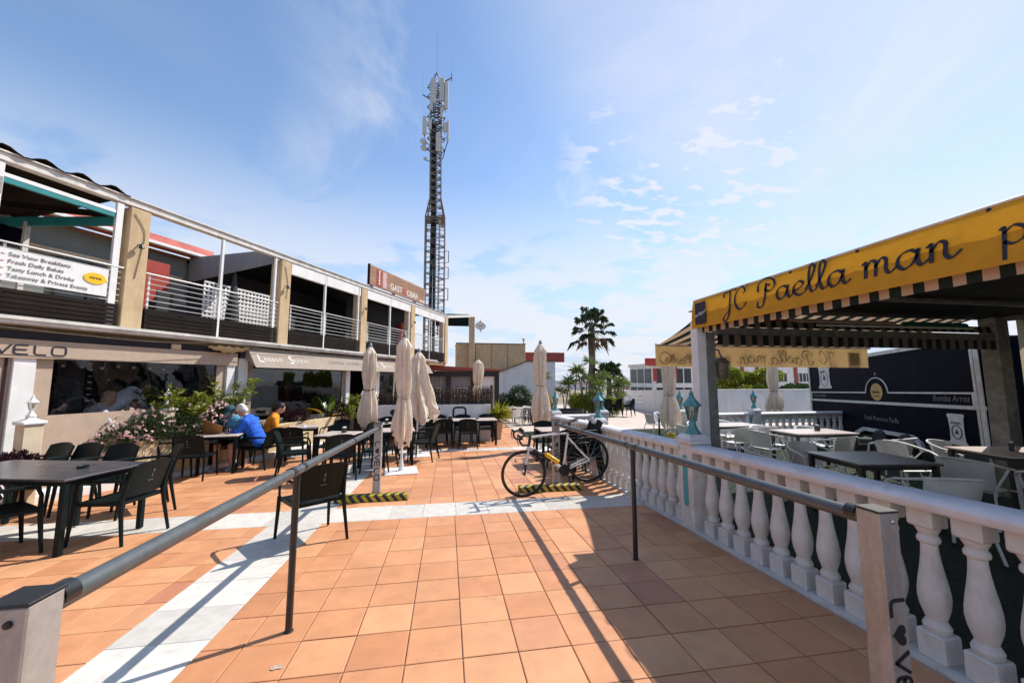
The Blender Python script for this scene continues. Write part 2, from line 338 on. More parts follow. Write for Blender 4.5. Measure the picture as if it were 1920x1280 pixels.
def tilemat(name, cols, rough=.5):
    """fired clay tile: tone of its own for each tile, fine speckle, cloudy firing, foot-worn gloss"""
    m = mat(name, (.5, .3, .2), rough, .1, 3.5, bump=.12, bscale=220); nt = m.node_tree; N = nt.nodes; L = nt.links; b = N['Principled BSDF']
    oi = N.new('ShaderNodeObjectInfo'); ge = N.new('ShaderNodeNewGeometry'); ad = N.new('ShaderNodeMath'); ad.operation = 'ADD'
    L.new(oi.outputs['Random'], ad.inputs[0]); L.new(ge.outputs['Random Per Island'], ad.inputs[1])
    fr = N.new('ShaderNodeMath'); fr.operation = 'FRACT'; L.new(ad.outputs[0], fr.inputs[0])
    r = N.new('ShaderNodeValToRGB'); r.color_ramp.interpolation = 'LINEAR'
    while len(r.color_ramp.elements) < len(cols): r.color_ramp.elements.new(.5)
    for i, (p, c) in enumerate(cols): r.color_ramp.elements[i].position = p; r.color_ramp.elements[i].color = (*c, 1)
    L.new(fr.outputs[0], r.inputs[0])
    tc = N.new('ShaderNodeTexCoord'); ob = N.new('ShaderNodeVectorMath'); ob.operation = 'ADD'; L.new(tc.outputs['Object'], ob.inputs[0])
    sc_ = N.new('ShaderNodeVectorMath'); sc_.operation = 'SCALE'; cmb = N.new('ShaderNodeCombineXYZ'); L.new(oi.outputs['Random'], cmb.inputs[0]); L.new(oi.outputs['Random'], cmb.inputs[1])
    L.new(cmb.outputs[0], sc_.inputs[0]); sc_.inputs['Scale'].default_value = 40; L.new(sc_.outputs[0], ob.inputs[1])
    def noise(s, d):
        n = N.new('ShaderNodeTexNoise'); n.inputs['Scale'].default_value = s; n.inputs['Detail'].default_value = d; n.inputs['Roughness'].default_value = .65; L.new(ob.outputs[0], n.inputs['Vector']); return n.outputs['Fac']
    def mr(v, a, b_, lo=.3, hi=.7):
        q = N.new('ShaderNodeMapRange'); L.new(v, q.inputs[0]); q.inputs[1].default_value = lo; q.inputs[2].default_value = hi; q.inputs[3].default_value = a; q.inputs[4].default_value = b_; return q.outputs[0]
    v = N.new('ShaderNodeMath'); v.operation = 'MULTIPLY'; L.new(mr(noise(4, 5), .86, 1.10), v.inputs[0]); L.new(mr(noise(160, 3), .88, 1.1), v.inputs[1])
    hs = N.new('ShaderNodeHueSaturation'); L.new(v.outputs[0], hs.inputs['Value']); L.new(r.outputs[0], hs.inputs['Color'])
    # dark scuffs, a few only
    st = N.new('ShaderNodeMix'); st.data_type = 'RGBA'; L.new(mr(noise(11, 6), 0, .35, .66, .78), st.inputs['Factor']); L.new(hs.outputs[0], st.inputs['A']); st.inputs['B'].default_value = (.16, .09, .06, 1)
    # foot traffic and dried spills that run across the joints
    gp = N.new('ShaderNodeNewGeometry')
    def wnoise(sc_, d, ro=.6):
        n = N.new('ShaderNodeTexNoise'); n.inputs['Scale'].default_value = sc_; n.inputs['Detail'].default_value = d; n.inputs['Roughness'].default_value = ro; L.new(gp.outputs['Position'], n.inputs['Vector']); return n.outputs['Fac']
    w1 = N.new('ShaderNodeMix'); w1.data_type = 'RGBA'; L.new(mr(wnoise(1.1, 6), 0, .38, .46, .74), w1.inputs['Factor']); L.new(st.outputs['Result'], w1.inputs['A']); w1.inputs['B'].default_value = (.33, .16, .085, 1)
    w2 = N.new('ShaderNodeMix'); w2.data_type = 'RGBA'; L.new(mr(wnoise(3.7, 8, .7), 0, .5, .63, .72), w2.inputs['Factor']); L.new(w1.outputs['Result'], w2.inputs['A']); w2.inputs['B'].default_value = (.24, .12, .075, 1)
    w3 = N.new('ShaderNodeMix'); w3.data_type = 'RGBA'; L.new(mr(wnoise(23, 4, .6), 0, .55, .70, .76), w3.inputs['Factor']); L.new(w2.outputs['Result'], w3.inputs['A']); w3.inputs['B'].default_value = (.62, .47, .34, 1)
    L.new(w3.outputs['Result'], b.inputs['Base Color']); L.new(mr(noise(6, 4), rough * .8, rough * 1.25), b.inputs['Roughness']); return m
def stripemat(name, ca, cb, freq, axis=0, duty=.5, trans=.25, rough=.85):
    """woven stripes along one object axis"""
    m = leafmat(name, ca, None, trans, 0.0, rough); nt = m.node_tree; N = nt.nodes; L = nt.links; b = N['Principled BSDF']
    tc = N.new('ShaderNodeTexCoord'); sp = N.new('ShaderNodeSeparateXYZ'); L.new(tc.outputs['Object'], sp.inputs[0])
    mu = N.new('ShaderNodeMath'); mu.operation = 'MULTIPLY'; L.new(sp.outputs[axis], mu.inputs[0]); mu.inputs[1].default_value = freq
    fr = N.new('ShaderNodeMath'); fr.operation = 'FRACT'; L.new(mu.outputs[0], fr.inputs[0])
    gt = N.new('ShaderNodeMath'); gt.operation = 'GREATER_THAN'; L.new(fr.outputs[0], gt.inputs[0]); gt.inputs[1].default_value = duty
    mx = N.new('ShaderNodeMix'); mx.data_type = 'RGBA'; L.new(gt.outputs[0], mx.inputs['Factor']); mx.inputs['A'].default_value = (*ca, 1); mx.inputs['B'].default_value = (*cb, 1)
    L.new(mx.outputs['Result'], b.inputs['Base Color'])
    for l in list(nt.links):
        if l.to_node.type == 'BSDF_TRANSLUCENT': nt.links.remove(l)
    tr = [n for n in N if n.type == 'BSDF_TRANSLUCENT'][0]; L.new(mx.outputs['Result'], tr.inputs[0]); return m
M = {}
TC = [(0.0, (.52, .22, .098)), (.28, (.56, .25, .115)), (.60, (.59, .275, .13)), (.88, (.62, .31, .15)), (.96, (.50, .21, .11)), (1.0, (.45, .18, .10))]
M['tile'] = tilemat('terracotta_tile', TC, .55)
M['grout'] = mat('grout', (.42, .34, .27), .9, .2, 8, .3)
M['marble'] = mat('white_marble', (.68, .64, .58), .42, .10, 4, col2=(.53, .50, .455), rand=.14, bump=.03, dirt=((.36, .33, .30), 6.0, .45, (1, 1, 1)))
M['slabgrout'] = mat('slab_joint', (.4, .38, .35), .9)
M['turf'] = mat('turf_base', (.012, .022, .008), .95, .3, 30, .5, 90)
M['blade'] = leafmat('grass_blade', (.06, .12, .025), (.03, .07, .015), .25, .4, .6)
M['palepave'] = mat('pale_paving', (.55, .45, .38), .8, .1, 1.5, .1)
M['earth'] = mat('dry_earth', (.28, .22, .15), .95, .25, .05, .3)
M['sea'] = mat('sea_water', (.03, .08, .13), .15, .1, .01)
M['cream'] = mat('cream_render', (.66, .53, .37), .85, .12, 2.5, .2, 80)
M['creamdirty'] = mat('stained_cream_render', (.66, .55, .36), .85, .2, 3.0, .2, 80, col2=(.50, .38, .20))
M['concrete'] = mat('ochre_concrete', (.56, .42, .25), .85, .12, 3.5, .35, 60, col2=(.46, .33, .19), dirt=((.30, .21, .13), 4.0, .55, (1.6, 1.6, .3)))
M['white'] = mat('white_paint', (.74, .74, .73), .5, .05, 3, .06, dirt=((.48, .45, .41), 4.0, .45, (1.5, 1.5, .3)))
M['whitewall'] = mat('whitewashed_wall', (.72, .72, .71), .8, .07, 1.0, .2, 40, dirt=((.46, .42, .37), 1.6, .5, (1.5, 1.5, .3)))
M['railgrey'] = mat('grey_white_rail', (.46, .46, .46), .4, .1, 5)
M['whitealu'] = mat('white_aluminium', (.74, .74, .73), .35, .06, 5)
M['offwhite'] = mat('weathered_white_metal', (.66, .64, .60), .5, .12, 4, dirt=((.34, .29, .24), 6.0, .6, (1, 1, .4)))
M['balust'] = mat('cast_white_stone', (.70, .66, .62), .8, .07, 9, .45, 120, dirt=((.40, .35, .30), 7.0, .55, (1, 1, .45)))
M['railtop'] = mat('painted_rail_top', (.72, .69, .69), .65, .06, 5, .35, 70, dirt=((.42, .37, .33), 5.0, .55, (1, 1, 1)))
M['greymetal'] = mat('grey_steel', (.22, .22, .21), .42, .2, 9, .05, metal=.35)
M['darkmetal'] = mat('black_steel', (.018, .019, .02), .35, .2, 9, .05, metal=.0)
M['railmetal'] = mat('galvanised_rail', (.105, .115, .12), .42, .10, 20, .05, metal=.3, dirt=((.04, .04, .04), 6.0, .6, (2, .5, 2)))
M['steel'] = mat('brushed_steel', (.36, .335, .315), .42, .06, 40, .03, metal=.15, dirt=((.17, .14, .11), 9.0, .6, (1, 1, .25)))
M['black'] = mat('matt_black', (.012, .012, .014), .6)
M['ink'] = mat('navy_black_print', (.012, .012, .03), .6)
M['resin'] = mat('dark_green_resin', (.0045, .0105, .0115), .48, .15, 30, .04, 300, spec=.16)
M['resinlight'] = mat('pale_print', (.10, .11, .11), .6); M['shoe'] = mat('grey_shoe', (.30, .30, .31), .7)
M['tabledark'] = mat('dark_table_top', (.058, .056, .068), .28, .25, 8, spec=.9)
M['tablepink'] = mat('pale_laminate_top', (.62, .52, .47), .28, .08, 10)
M['tablebrown'] = mat('brown_laminate_top', (.13, .10, .095), .25, .2, 10)
M['slat'] = mat('dark_stained_wood', (.016, .010, .008), .65, .3, 5, .2, 50, stretch=(1, 8, 8), rand=.3, spec=.12)
M['woodsign'] = mat('sign_wood', (.36, .19, .11), .6, .2, 3, .1, 30, stretch=(1, 6, 6), rand=.12)
M['greywood'] = mat('weathered_grey_wood', (.40, .34, .28), .75, .2, 5, .2, 40, stretch=(8, 8, 1), rand=.25)
M['red'] = mat('red_paint', (.36, .035, .02), .6, .12, 3)
M['redroof'] = mat('red_roof', (.42, .07, .055), .7, .15, 4)
M['brickred'] = mat('brick_red_render', (.30, .06, .05), .7, .1, 3)
M['greywall'] = mat('grey_green_wall', (.20, .23, .22), .8, .08, 2)
M['teal'] = mat('teal_enamel', (.02, .22, .24), .4, .1, 5)
M['turq'] = mat('weathered_turquoise_paint', (.10, .30, .32), .5, .18, 14, .08, 60)
M['turqinset'] = mat('turquoise_inset', (.06, .34, .38), .5, .08, 8)
M['fabric'] = clothmat('cream_umbrella_canvas', (.88, .77, .65), .30, .10, 6)
M['beige'] = clothmat('beige_awning', (.60, .47, .36), .25, .06)
M['taupe'] = clothmat('taupe_awning', (.40, .33, .27), .2, .06)
M['greyfab'] = clothmat('grey_canopy', (.33, .34, .36), .3, .04)
M['yellow'] = clothmat('yellow_awning_vinyl', (.70, .34, .02), .22, .06)
M['tan'] = clothmat('tan_awning_vinyl', (.62, .40, .17), .50, .06)
M['curtain'] = clothmat('cream_curtain', (.60, .52, .38), .35, .06)
M['stripe'] = stripemat('green_and_cream_stripes', (.62, .42, .28), (.010, .022, .020), 4.2, 1, .5)
M['stripex'] = stripemat('green_and_cream_stripes_x', (.62, .42, .28), (.010, .022, .020), 4.2, 0, .5)
M['stripecurt'] = stripemat('black_and_cream_curtain', (.62, .52, .36), (.01, .01, .012), 5.2, 0, .55, .35)
M['darkvinyl'] = mat('dark_green_vinyl', (.006, .010, .012), .6, .3, 4, spec=.1)
M['greenfab'] = clothmat('green_fabric', (.01, .16, .10), .3)
M['navy'] = mat('navy_trailer_paint', (.0018, .002, .010), .55, .1, 3, spec=.04)
M['glass'] = glassmat('clear_plastic_window', (.80, .83, .88), .02, .03, .06, 3)
M['glassdark'] = glassmat('tinted_window', (.35, .37, .40), .06, .03, .04, 2)
M['panedark'] = mat('dark_window_pane', (.02, .025, .03), .08, .2, 2)
M['pane'] = glassmat('window_pane', (.55, .58, .6), .08, .01)
M['lampglass'] = glassmat('lantern_glass', (.75, .78, .7), .05, .1)
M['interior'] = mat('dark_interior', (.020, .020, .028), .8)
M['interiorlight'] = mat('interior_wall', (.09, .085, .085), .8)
M['foliage'] = leafmat('shrub_leaf', (.30, .33, .035), (.14, .19, .02), .4)
M['foliagedark'] = leafmat('dark_leaf', (.045, .085, .022), (.025, .05, .015))
M['leafyellow'] = leafmat('yellow_green_leaf', (.42, .38, .03), (.22, .26, .03), .4)
M['yuccaleaf'] = leafmat('yucca_leaf', (.22, .27, .07), (.12, .17, .04), .35)
M['palmleaf'] = leafmat('palm_leaf', (.045, .075, .022), (.025, .045, .015), .25)
M['palmdead'] = leafmat('dead_palm_leaf', (.22, .15, .07), (.14, .09, .04), .2)
M['purple'] = leafmat('purple_leaf', (.045, .010, .016), (.025, .006, .01), .3)
M['flower'] = leafmat('pink_petal', (.80, .50, .50), (.86, .68, .64), .35, .15)
M['bigleaf'] = leafmat('glossy_big_leaf', (.12, .20, .03), (.07, .13, .02), .35, .3, .3)
M['goldleaf'] = leafmat('golden_leaf', (.50, .27, .02), (.35, .2, .02), .35, .2, .4)
M['bark'] = mat('bark', (.15, .11, .08), .9, .25, 12, .6, 30)
M['brush'] = mat('heather_twig', (.10, .065, .045), .9, .3, 8, rand=.5)
M['soil'] = mat('soil', (.06, .045, .03), .95, .3, 20, .5)
M['tyre'] = mat('tyre_rubber', (.012, .012, .013), .65)
M['rust'] = mat('rusty_rim', (.20, .12, .06), .6, .3, 20)
M['bikewhite'] = mat('bike_white_paint', (.72, .70, .68), .25, .04, 5, coat=.5)
M['bikered'] = mat('bike_red_decal', (.45, .03, .04), .3)
M['yellowp'] = mat('yellow_plastic', (.85, .50, .005), .35, .05, 5)
M['yellowpaint'] = mat('worn_yellow_paint', (.62, .45, .03), .6, .25, 18, .1)
M['blackpaint'] = mat('worn_black_rubber', (.02, .02, .02), .7, .3, 18, .1)
M['chrome'] = mat('bright_metal', (.6, .6, .6), .2, .05, 5, metal=.9)
M['chairwhite'] = mat('white_bistro_metal', (.70, .69, .66), .4, .06, 8)
M['potcream'] = mat('cream_pot', (.60, .47, .33), .7, .1, 5)
M['skin'] = mat('skin', (.50, .27, .19), .5, .1, 20)
M['bone'] = mat('white_print', (.72, .70, .66), .6)
M['greyprint'] = mat('grey_print', (.16, .15, .15), .6)
M['mastgrey'] = mat('galvanised_lattice', (.19, .17, .155), .5, .15, 2, metal=.2)
M['mastred'] = mat('faded_red_lattice', (.24, .12, .10), .6, .15, 2)
M['antenna'] = mat('antenna_radome', (.46, .46, .44), .5, .06, 2)
M['cable'] = mat('black_feeder_cable', (.012, .012, .012), .7)
# ------------------------------------------------------------------ ground
def project(p):
    v = camo.matrix_basis.inverted() @ Vector(p)
    if v.z > -0.05: return None
    f = cam.lens / cam.sensor_width
    return (0.5 + f * v.x / -v.z, 0.5 - f * v.y / -v.z * 1024 / 682)
def slope_rot(): return (math.atan(-SLOPE), 0, 0)
g = MB(); g.poly([(-40, -9, fz(-9) - .012), (2.74, -9, fz(-9) - .012), (2.74, 46, fz(46) - .012), (-40, 46, fz(46) - .012)])
ground = tag(g.build('plaza_ground', M['grout'], smooth=False), 'terracotta paved plaza falling gently to the sea', 'ground', kind='structure')
g = MB(); g.poly([(2.74, -9, fz(-9) - .02), (60, -9, fz(-9) - .02), (60, 15.2, fz(15.2) - .02), (2.74, 15.2, fz(15.2) - .02)])
turf = tag(g.build('turf_ground', M['turf'], smooth=False), 'green artificial turf of the terrace', 'ground', kind='structure')
g = MB(); g.poly([(2.74, 15.2, fz(15.2) - .016), (60, 15.2, fz(15.2) - .016), (60, 46, fz(46) - .016), (2.74, 46, fz(46) - .016)])
tag(g.build('pale_pavement', M['palepave'], smooth=False), 'pale pink paving beyond the turf', 'pavement', kind='structure')
g = MB(); g.grid(40, 30, lambda a, b: (-700 + 1400 * a, -60 + 560 * b, -2.6 - 9 * max(0, b - .3) + .6 * math.sin(a * 40) * math.sin(b * 23)))
tag(g.build('terrain', M['earth']), 'dry coastal ground below the plaza', 'terrain', kind='structure')
g = MB(); g.poly([(-5000, 300, -11), (5000, 300, -11), (5000, 5500, -11), (-5000, 5500, -11)])
tag(g.build('sea', M['sea'], smooth=False), 'open sea at the horizon', 'water', kind='structure')

# terracotta tiles and white marble bands
TS = 0.3325; X0 = 0.116; BX0, BX1 = -2.045, -1.455; BY = [(5.11, 5.70), (10.45, 10.95)]
def tile_box(mb, cx, cy, sx, sy, dz=0.0, top=True):
    """thin tile with a worn edge, built lying on the slope"""
    h = .012; e = .004; hx, hy = sx / 2, sy / 2
    z = fz(cy) + dz
    vs = [(cx + a * hx, cy + b * hy, z - SLOPE * b * hy - h) for a, b in ((-1, -1), (1, -1), (1, 1), (-1, 1))]
    vs += [(cx + a * hx, cy + b * hy, z - SLOPE * b * hy - e * .6) for a, b in ((-1, -1), (1, -1), (1, 1), (-1, 1))]
    vs += [(cx + a * (hx - e), cy + b * (hy - e), z - SLOPE * b * (hy - e)) for a, b in ((-1, -1), (1, -1), (1, 1), (-1, 1))]
    fs = [(8, 9, 10, 11)]
    for i in range(4):
        j = (i + 1) % 4; fs += [(i, j, 4 + j, 4 + i), (4 + i, 4 + j, 8 + j, 8 + i)]
    mb.add(vs, fs)
def xlines():
    out = []
    k = -80
    while X0 + k * TS < 2.70: out.append(X0 + k * TS); k += 1
    return out
cells = []
xs = xlines()
segs = []
for i in range(len(xs)):
    a, b = xs[i], min(xs[i] + TS, 2.70)
    for lo, hi in ((-40, BX0), (BX1, 2.70)):
        p, q = max(a, lo), min(b, hi)
        if q - p > .03: segs.append((p, q))
rows = []
y = 5.11
while y > -1.5: rows.append((y - TS, y)); y -= TS
y = 5.70
while y < 10.4: rows.append((y, min(y + TS, 10.45))); y += TS
y = 10.95
while y < 30: rows.append((y, y + TS)); y += TS
for (x0, x1) in segs:
    if x0 < -14: continue
    for (y0, y1) in rows:
        if y1 - y0 < .03: continue
        cx, cy = (x0 + x1) / 2, (y0 + y1) / 2
        p = project((cx, cy, fz(cy)))
        vis = p is not None and -.06 < p[0] < 1.06 and p[1] < 1.08
        cells.append((math.hypot(cx, cy) if vis else 1e3 + math.hypot(cx, cy), x0, x1, y0, y1))
cells.sort()
FLAT = SLOPE; SLOPE = 0.0
unit = MB(); tile_box(unit, 0, 0, TS - .007, TS - .007); tile_me = unit.mesh('tile', M['tile'], smooth=False)
slab = MB(); tile_box(slab, 0, 0, 1, 1); slab_me = slab.mesh('marble_slab', M['marble'], smooth=False)
SLOPE = FLAT; TILT = math.atan(-SLOPE)
rest = MB(); GJ = .007
for k, (d, x0, x1, y0, y1) in enumerate(cells):
    cx, cy = (x0 + x1) / 2, (y0 + y1) / 2; dz = random.uniform(-.0012, .0012)
    if k < 300:
        o = link('tile', tile_me, ground, (cx, cy, fz(cy) + dz), (TILT + random.gauss(0, .0022), random.gauss(0, .0022), 0), ((x1 - x0 - GJ) / (TS - .007), (y1 - y0 - GJ) / (TS - .007), 1))
    elif cy < 24: tile_box(rest, cx, cy, x1 - x0 - GJ, y1 - y0 - GJ, dz)
tag(rest.build('tile_field', M['tile'], ground, smooth=False, fix=False), kind='stuff')
def slab_at(x0, x1, y0, y1):
    cx, cy = (x0 + x1) / 2, (y0 + y1) / 2
    o = link('marble_slab', slab_me, ground, (cx, cy, fz(cy) + random.uniform(-.001, .001)), (TILT + random.gauss(0, .0006), random.gauss(0, .0006), 0), (x1 - x0 - .003, y1 - y0 - .003, 1))
for (a, b) in BY:
    x = 2.70; w = .42
    while x > -8.5:
        x0 = x - w * random.choice((.8, 1.0, 1.0, 1.15))
        if x > BX1 > x0: x0 = BX1
        slab_at(x0, x, a, b); x = x0
y = -1.2
while y < 10.45:
    for (a, b) in BY:
        if a - .01 <= y < b: y = b
    y1 = y + random.choice((.36, .4, .42, .48))
    for (a, b) in BY:
        if y < a < y1 + .12: y1 = a
    slab_at(BX0, BX1, y, y1); y = y1

# turf blades
def blades(n, region, h, name, m):
    (x0, x1, y0, y1) = region; P = np.empty((n, 3, 3))
    x = RNG.uniform(x0, x1, n); yy = RNG.uniform(y0, y1, n); an = RNG.uniform(0, 6.28, n); hh = h * RNG.uniform(.6, 1.3, n); w = .004
    P[:, 0] = np.stack((x - w * np.cos(an), yy - w * np.sin(an), fz(yy) - .02), 1); P[:, 1] = np.stack((x + w * np.cos(an), yy + w * np.sin(an), fz(yy) - .02), 1)
    P[:, 2] = np.stack((x + RNG.normal(0, .012, n), yy + RNG.normal(0, .012, n), fz(yy) - .02 + hh), 1)
    me = bpy.data.meshes.new(name); me.from_pydata(P.reshape(-1, 3).tolist(), [], np.arange(3 * n).reshape(-1, 3).tolist()); me.materials.append(m); return me
tb = link('turf_grass', blades(60000, (3.0, 10.5, 3.5, 15.1), .03, 'turf_grass', M['blade'])); tag(tb, 'short green blades of artificial grass on the terrace', 'grass', kind='stuff')

# ------------------------------------------------------------------ the two storey row of restaurants (u along the front, y into the house)
FA = R(64.5); FO = Vector((-7.762, 3.702, 0)); FM = Matrix.Translation(FO) @ Matrix.Rotation(FA, 4, 'Z')
def F(u, y, z=0.0): return FM @ Vector((u, y, z))
def front_thing(name, label, cat, group=None): return thing(name, label, cat, tuple(FO), FA, group)
RX = (R(90), 0, 0)      # lettering upright on the front
bld = front_thing('terrace_building', 'long two storey restaurant row with ochre columns and open upper terrace', 'building')
COLS = [1.33, 4.60, 7.87, 11.14, 14.41, 17.68]
colm = MB(); colm.box((.16, .175, 1.15), (.32, .35, 2.34), 0, .012); colme = colm.mesh('column', M['concrete'])
for u in COLS: link('column', colme, bld, (u, 0, 2.40))
m = MB(); m.span((-2, .09, 2.28), (18.0, 4.2, 2.43)); m.build('floor_slab', M['concrete'], bld)
m = MB(); m.span((-2, -.30, 2.35), (16.25, .085, 2.445), .01); m.span((-2, -.33, 2.41), (16.2, -.302, 2.46)); m.build('gutter', M['offwhite'], bld)
m = MB(); m.span((-2, .0, 4.74), (18.05, .15, 4.86), .008); m.span((-2, -.03, 4.863), (18.05, .18, 4.885)); m.build('roof_beam', M['offwhite'], bld)
for u in (6.34, 7.72, 9.49, 11.02, 12.90, 14.28, 16.09, 17.55, 3.05, 4.46):
    m = MB(); m.box((u, .05, 3.58), (.055 if u > 4.5 else .10, .06, 2.30), 0, .004); m.build('post', M['whitealu'], bld)
# slatted aprons and rails, bay by bay
sl_me = {}
for bi in range(5):
    a, b = COLS[bi] + .33, COLS[bi + 1] - .01
    mid = [6.34, 9.49, 12.9, 16.09]
    cut = [a] + ([mid[bi - 1]] if bi > 0 else [(a + b) / 2]) + [b]
    for q in range(2):
        p0, p1 = cut[q] + .03, cut[q + 1] - .03
        key = round(p1 - p0, 2)
        if key not in sl_me:
            s_ = MB(); s_.box((0, 0, 0), (key, .022, .062), 0, .003); sl_me[key] = s_.mesh('slat', M['slat'])
        for k in range(6): link('slat', sl_me[key], bld, ((p0 + p1) / 2, .02 + random.uniform(-.002, .002), 2.49 + k * .073))
        m = MB()
        for k in range(6): m.tube([(p0, .03, 2.95 + k * .105), (p1, .03, 2.95 + k * .105)], .0085, 6)
        m.build('rail_bars', M['railgrey'], bld)
        m = MB(); m.tube([(p0 - .03, .03, 3.56), (p1 + .03, .03, 3.56)], .017, 8); m.build('top_rail', M['railgrey'], bld)
        for uu in (p0 + .05, p1 - .05):
            m = MB(); m.box((uu, .055, 3.02), (.03, .012, 1.1)); m.build('baluster_post', M['whitealu'], bld)
        m = MB(); m.span((p0, .078, 2.45), (p1, .088, 2.88)); m.build('added_slat_backing', M['black'], bld)  # added black backing, makes the gaps between the slats read dark
        m = MB(); m.box(((p0 + p1) / 2, .055, 2.67), (.05, .03, .42)); m.build('slat_batten', M['slat'], bld)
# roller blind boxes under the beam in the roofed bays
for bi in range(2, 5):
    a, b = COLS[bi] + .34, COLS[bi + 1] - .03; md = [9.49, 12.9, 16.09][bi - 2]
    for p0, p1 in ((a, md - .035), (md + .035, b)):
        m = MB(); m.span((p0, .02, 4.42), (p1, .10, 4.735), .006); m.build('blind_box', M['white'], bld)
# roof canopy over bays 3-5 and its side cheek
m = MB(); m.span((7.80, 1.0, 4.90), (17.9, 3.4, 4.98)); m.build('roof_canopy', M['darkvinyl'], bld)  # dark colour stands in for bay shade; set back to let sun in
m = MB(); m.prism([(7.74, .16, 4.60), (7.74, 3.2, 4.30), (7.74, 3.2, 5.02), (7.74, .16, 4.97)], (.03, 0, 0)); m.build('canopy_cheek', M['greyfab'], bld)
# set back upper wall
m = MB(); m.span((-2, 3.4, 2.43), (14.6, 3.6, 4.95)); m.build('upper_wall', M['greywall'], bld)
m = MB(); m.span((7.85, 3.30, 2.44), (14.6, 3.335, 4.9)); m.build('painted_shade_back', M['interior'], bld)  # dark sheet over the wall, paints the shade inside the bays
m = MB(); m.span((12.6, 1.8, 2.44), (17.0, 1.86, 4.9)); m.build('painted_shade_screen', M['interior'], bld)  # added dark sheet standing in for shade in the end bays
m = MB(); m.span((12.9, 1.74, 2.9), (13.9, 1.795, 4.0)); m.build('inner_notice_wall', M['creamdirty'], bld)
m = MB(); m.span((16.2, 1.6, 2.44), (16.6, 1.79, 4.3)); m.build('red_pier', M['red'], bld)
m = MB(); m.span((-2, 3.36, 4.30), (7.7, 3.398, 4.44)); m.build('cream_band', M['cream'], bld)
m = MB(); m.span((-2, 3.33, 4.95), (8.1, 3.6, 5.02)); m.build('eaves_board', M['woodsign'], bld)
m = MB(); m.span((-2, 2.82, 5.02), (8.4, 2.96, 5.10), .01); m.build('eaves_gutter', M['white'], bld)
m = MB(); m.prism([(-2, 2.965, 5.06), (-2, 3.10, 5.36), (-2, 4.8, 5.75), (-2, 4.8, 5.6), (-2, 3.1, 4.99)], (10.3, 0, 0)); m.build('red_roof', M['redroof'], bld)
for u0, u1 in ((5.2, 6.3),):
    d = MB(); d.span((u0, 3.34, 2.45), (u1, 3.396, 4.28)); door = d.build('glazed_door', M['panedark'], bld)
    for x in (u0, (u0 + u1) / 2, u1): k = MB(); k.span((x - .03, 3.31, 2.45), (x + .03, 3.338, 4.28)); k.build('door_frame', M['darkmetal'], door)
for u0, u1 in ((6.55, 7.15), (3.3, 4.2)):
    m = MB(); m.span((u0, 3.0, 2.44), (u1, 3.33, 4.62)); m.build('red_pier', M['red'], bld)
m = MB(); m.span((3.72, 2.975, 3.95), (3.98, 2.997, 4.25)); m.build('notice', M['white'], bld)
# lattice screen across the open bay
lat = MB()
for k in range(19): lat.bar((6.85 + k * .105, 1.25, 2.55), (6.85 + k * .105, 1.25, 3.98), .045, .012, up=(0, 1, 0))
for k in range(14): lat.bar((6.83, 1.235, 2.6 + k * .105), (8.76, 1.235, 2.6 + k * .105), .012, .045)
tag(lat.build('lattice_screen', M['white'], bld), kind='stuff')
# first bay: wavy roof sheet, teal headers, inner frame
m = MB(); m.grid(90, 2, lambda a, b: (-2 + 6.55 * a, -.05 + 3.3 * b, 4.925 + .045 * math.sin((-2 + 6.55 * a) * 2 * math.pi / .42) - .05 * b))
ro = m.build('wavy_roof_sheet', M['slat'], bld, fix=False)
so = ro.modifiers.new('thick', 'SOLIDIFY'); so.thickness = .015
m = MB(); m.span((-1, .03, 4.52), (4.40, .10, 4.58)); m.span((3.0, .02, 4.24), (3.1, .021, 4.5)); m.build('inner_header', M['white'], bld)
m = MB(); m.span((-1, .035, 4.44), (4.40, .09, 4.517)); m.build('teal_header', M['teal'], bld)
m = MB(); m.bar((4.46, .15, 4.40), (3.6, 2.9, 4.35), .06, .16); m.build('teal_side_beam', M['teal'], bld)
m = MB(); m.bar((4.50, .15, 4.52), (2.6, 3.0, 4.52), .06, .10); m.build('side_beam', M['slat'], bld)
m = MB(); m.box((4.0, 1.6, 3.42), (.07, .07, 1.9)); m.build('inner_post', M['offwhite'], bld)
m = MB(); m.span((-2, .3, 4.80), (4.3, 3.1, 4.83)); m.build('boarded_ceiling', M['slat'], bld)
hs = MB(); hs.span((3.55, 1.9, 3.95), (4.15, 1.94, 4.3)); hb = hs.build('hanging_sign', M['navy'], bld)
# small wall lamps on columns
for u in COLS[1:5]:
    m = MB(); m.tube([(u + .16, -.005, 4.05), (u + .16, -.07, 4.04)], .012, 6); m.lathe([(.012, .03), (.03, 0), (.045, -.06)], 10, (u + .16, -.085, 4.03)); m.build('column_lamp', M['darkmetal'], bld)
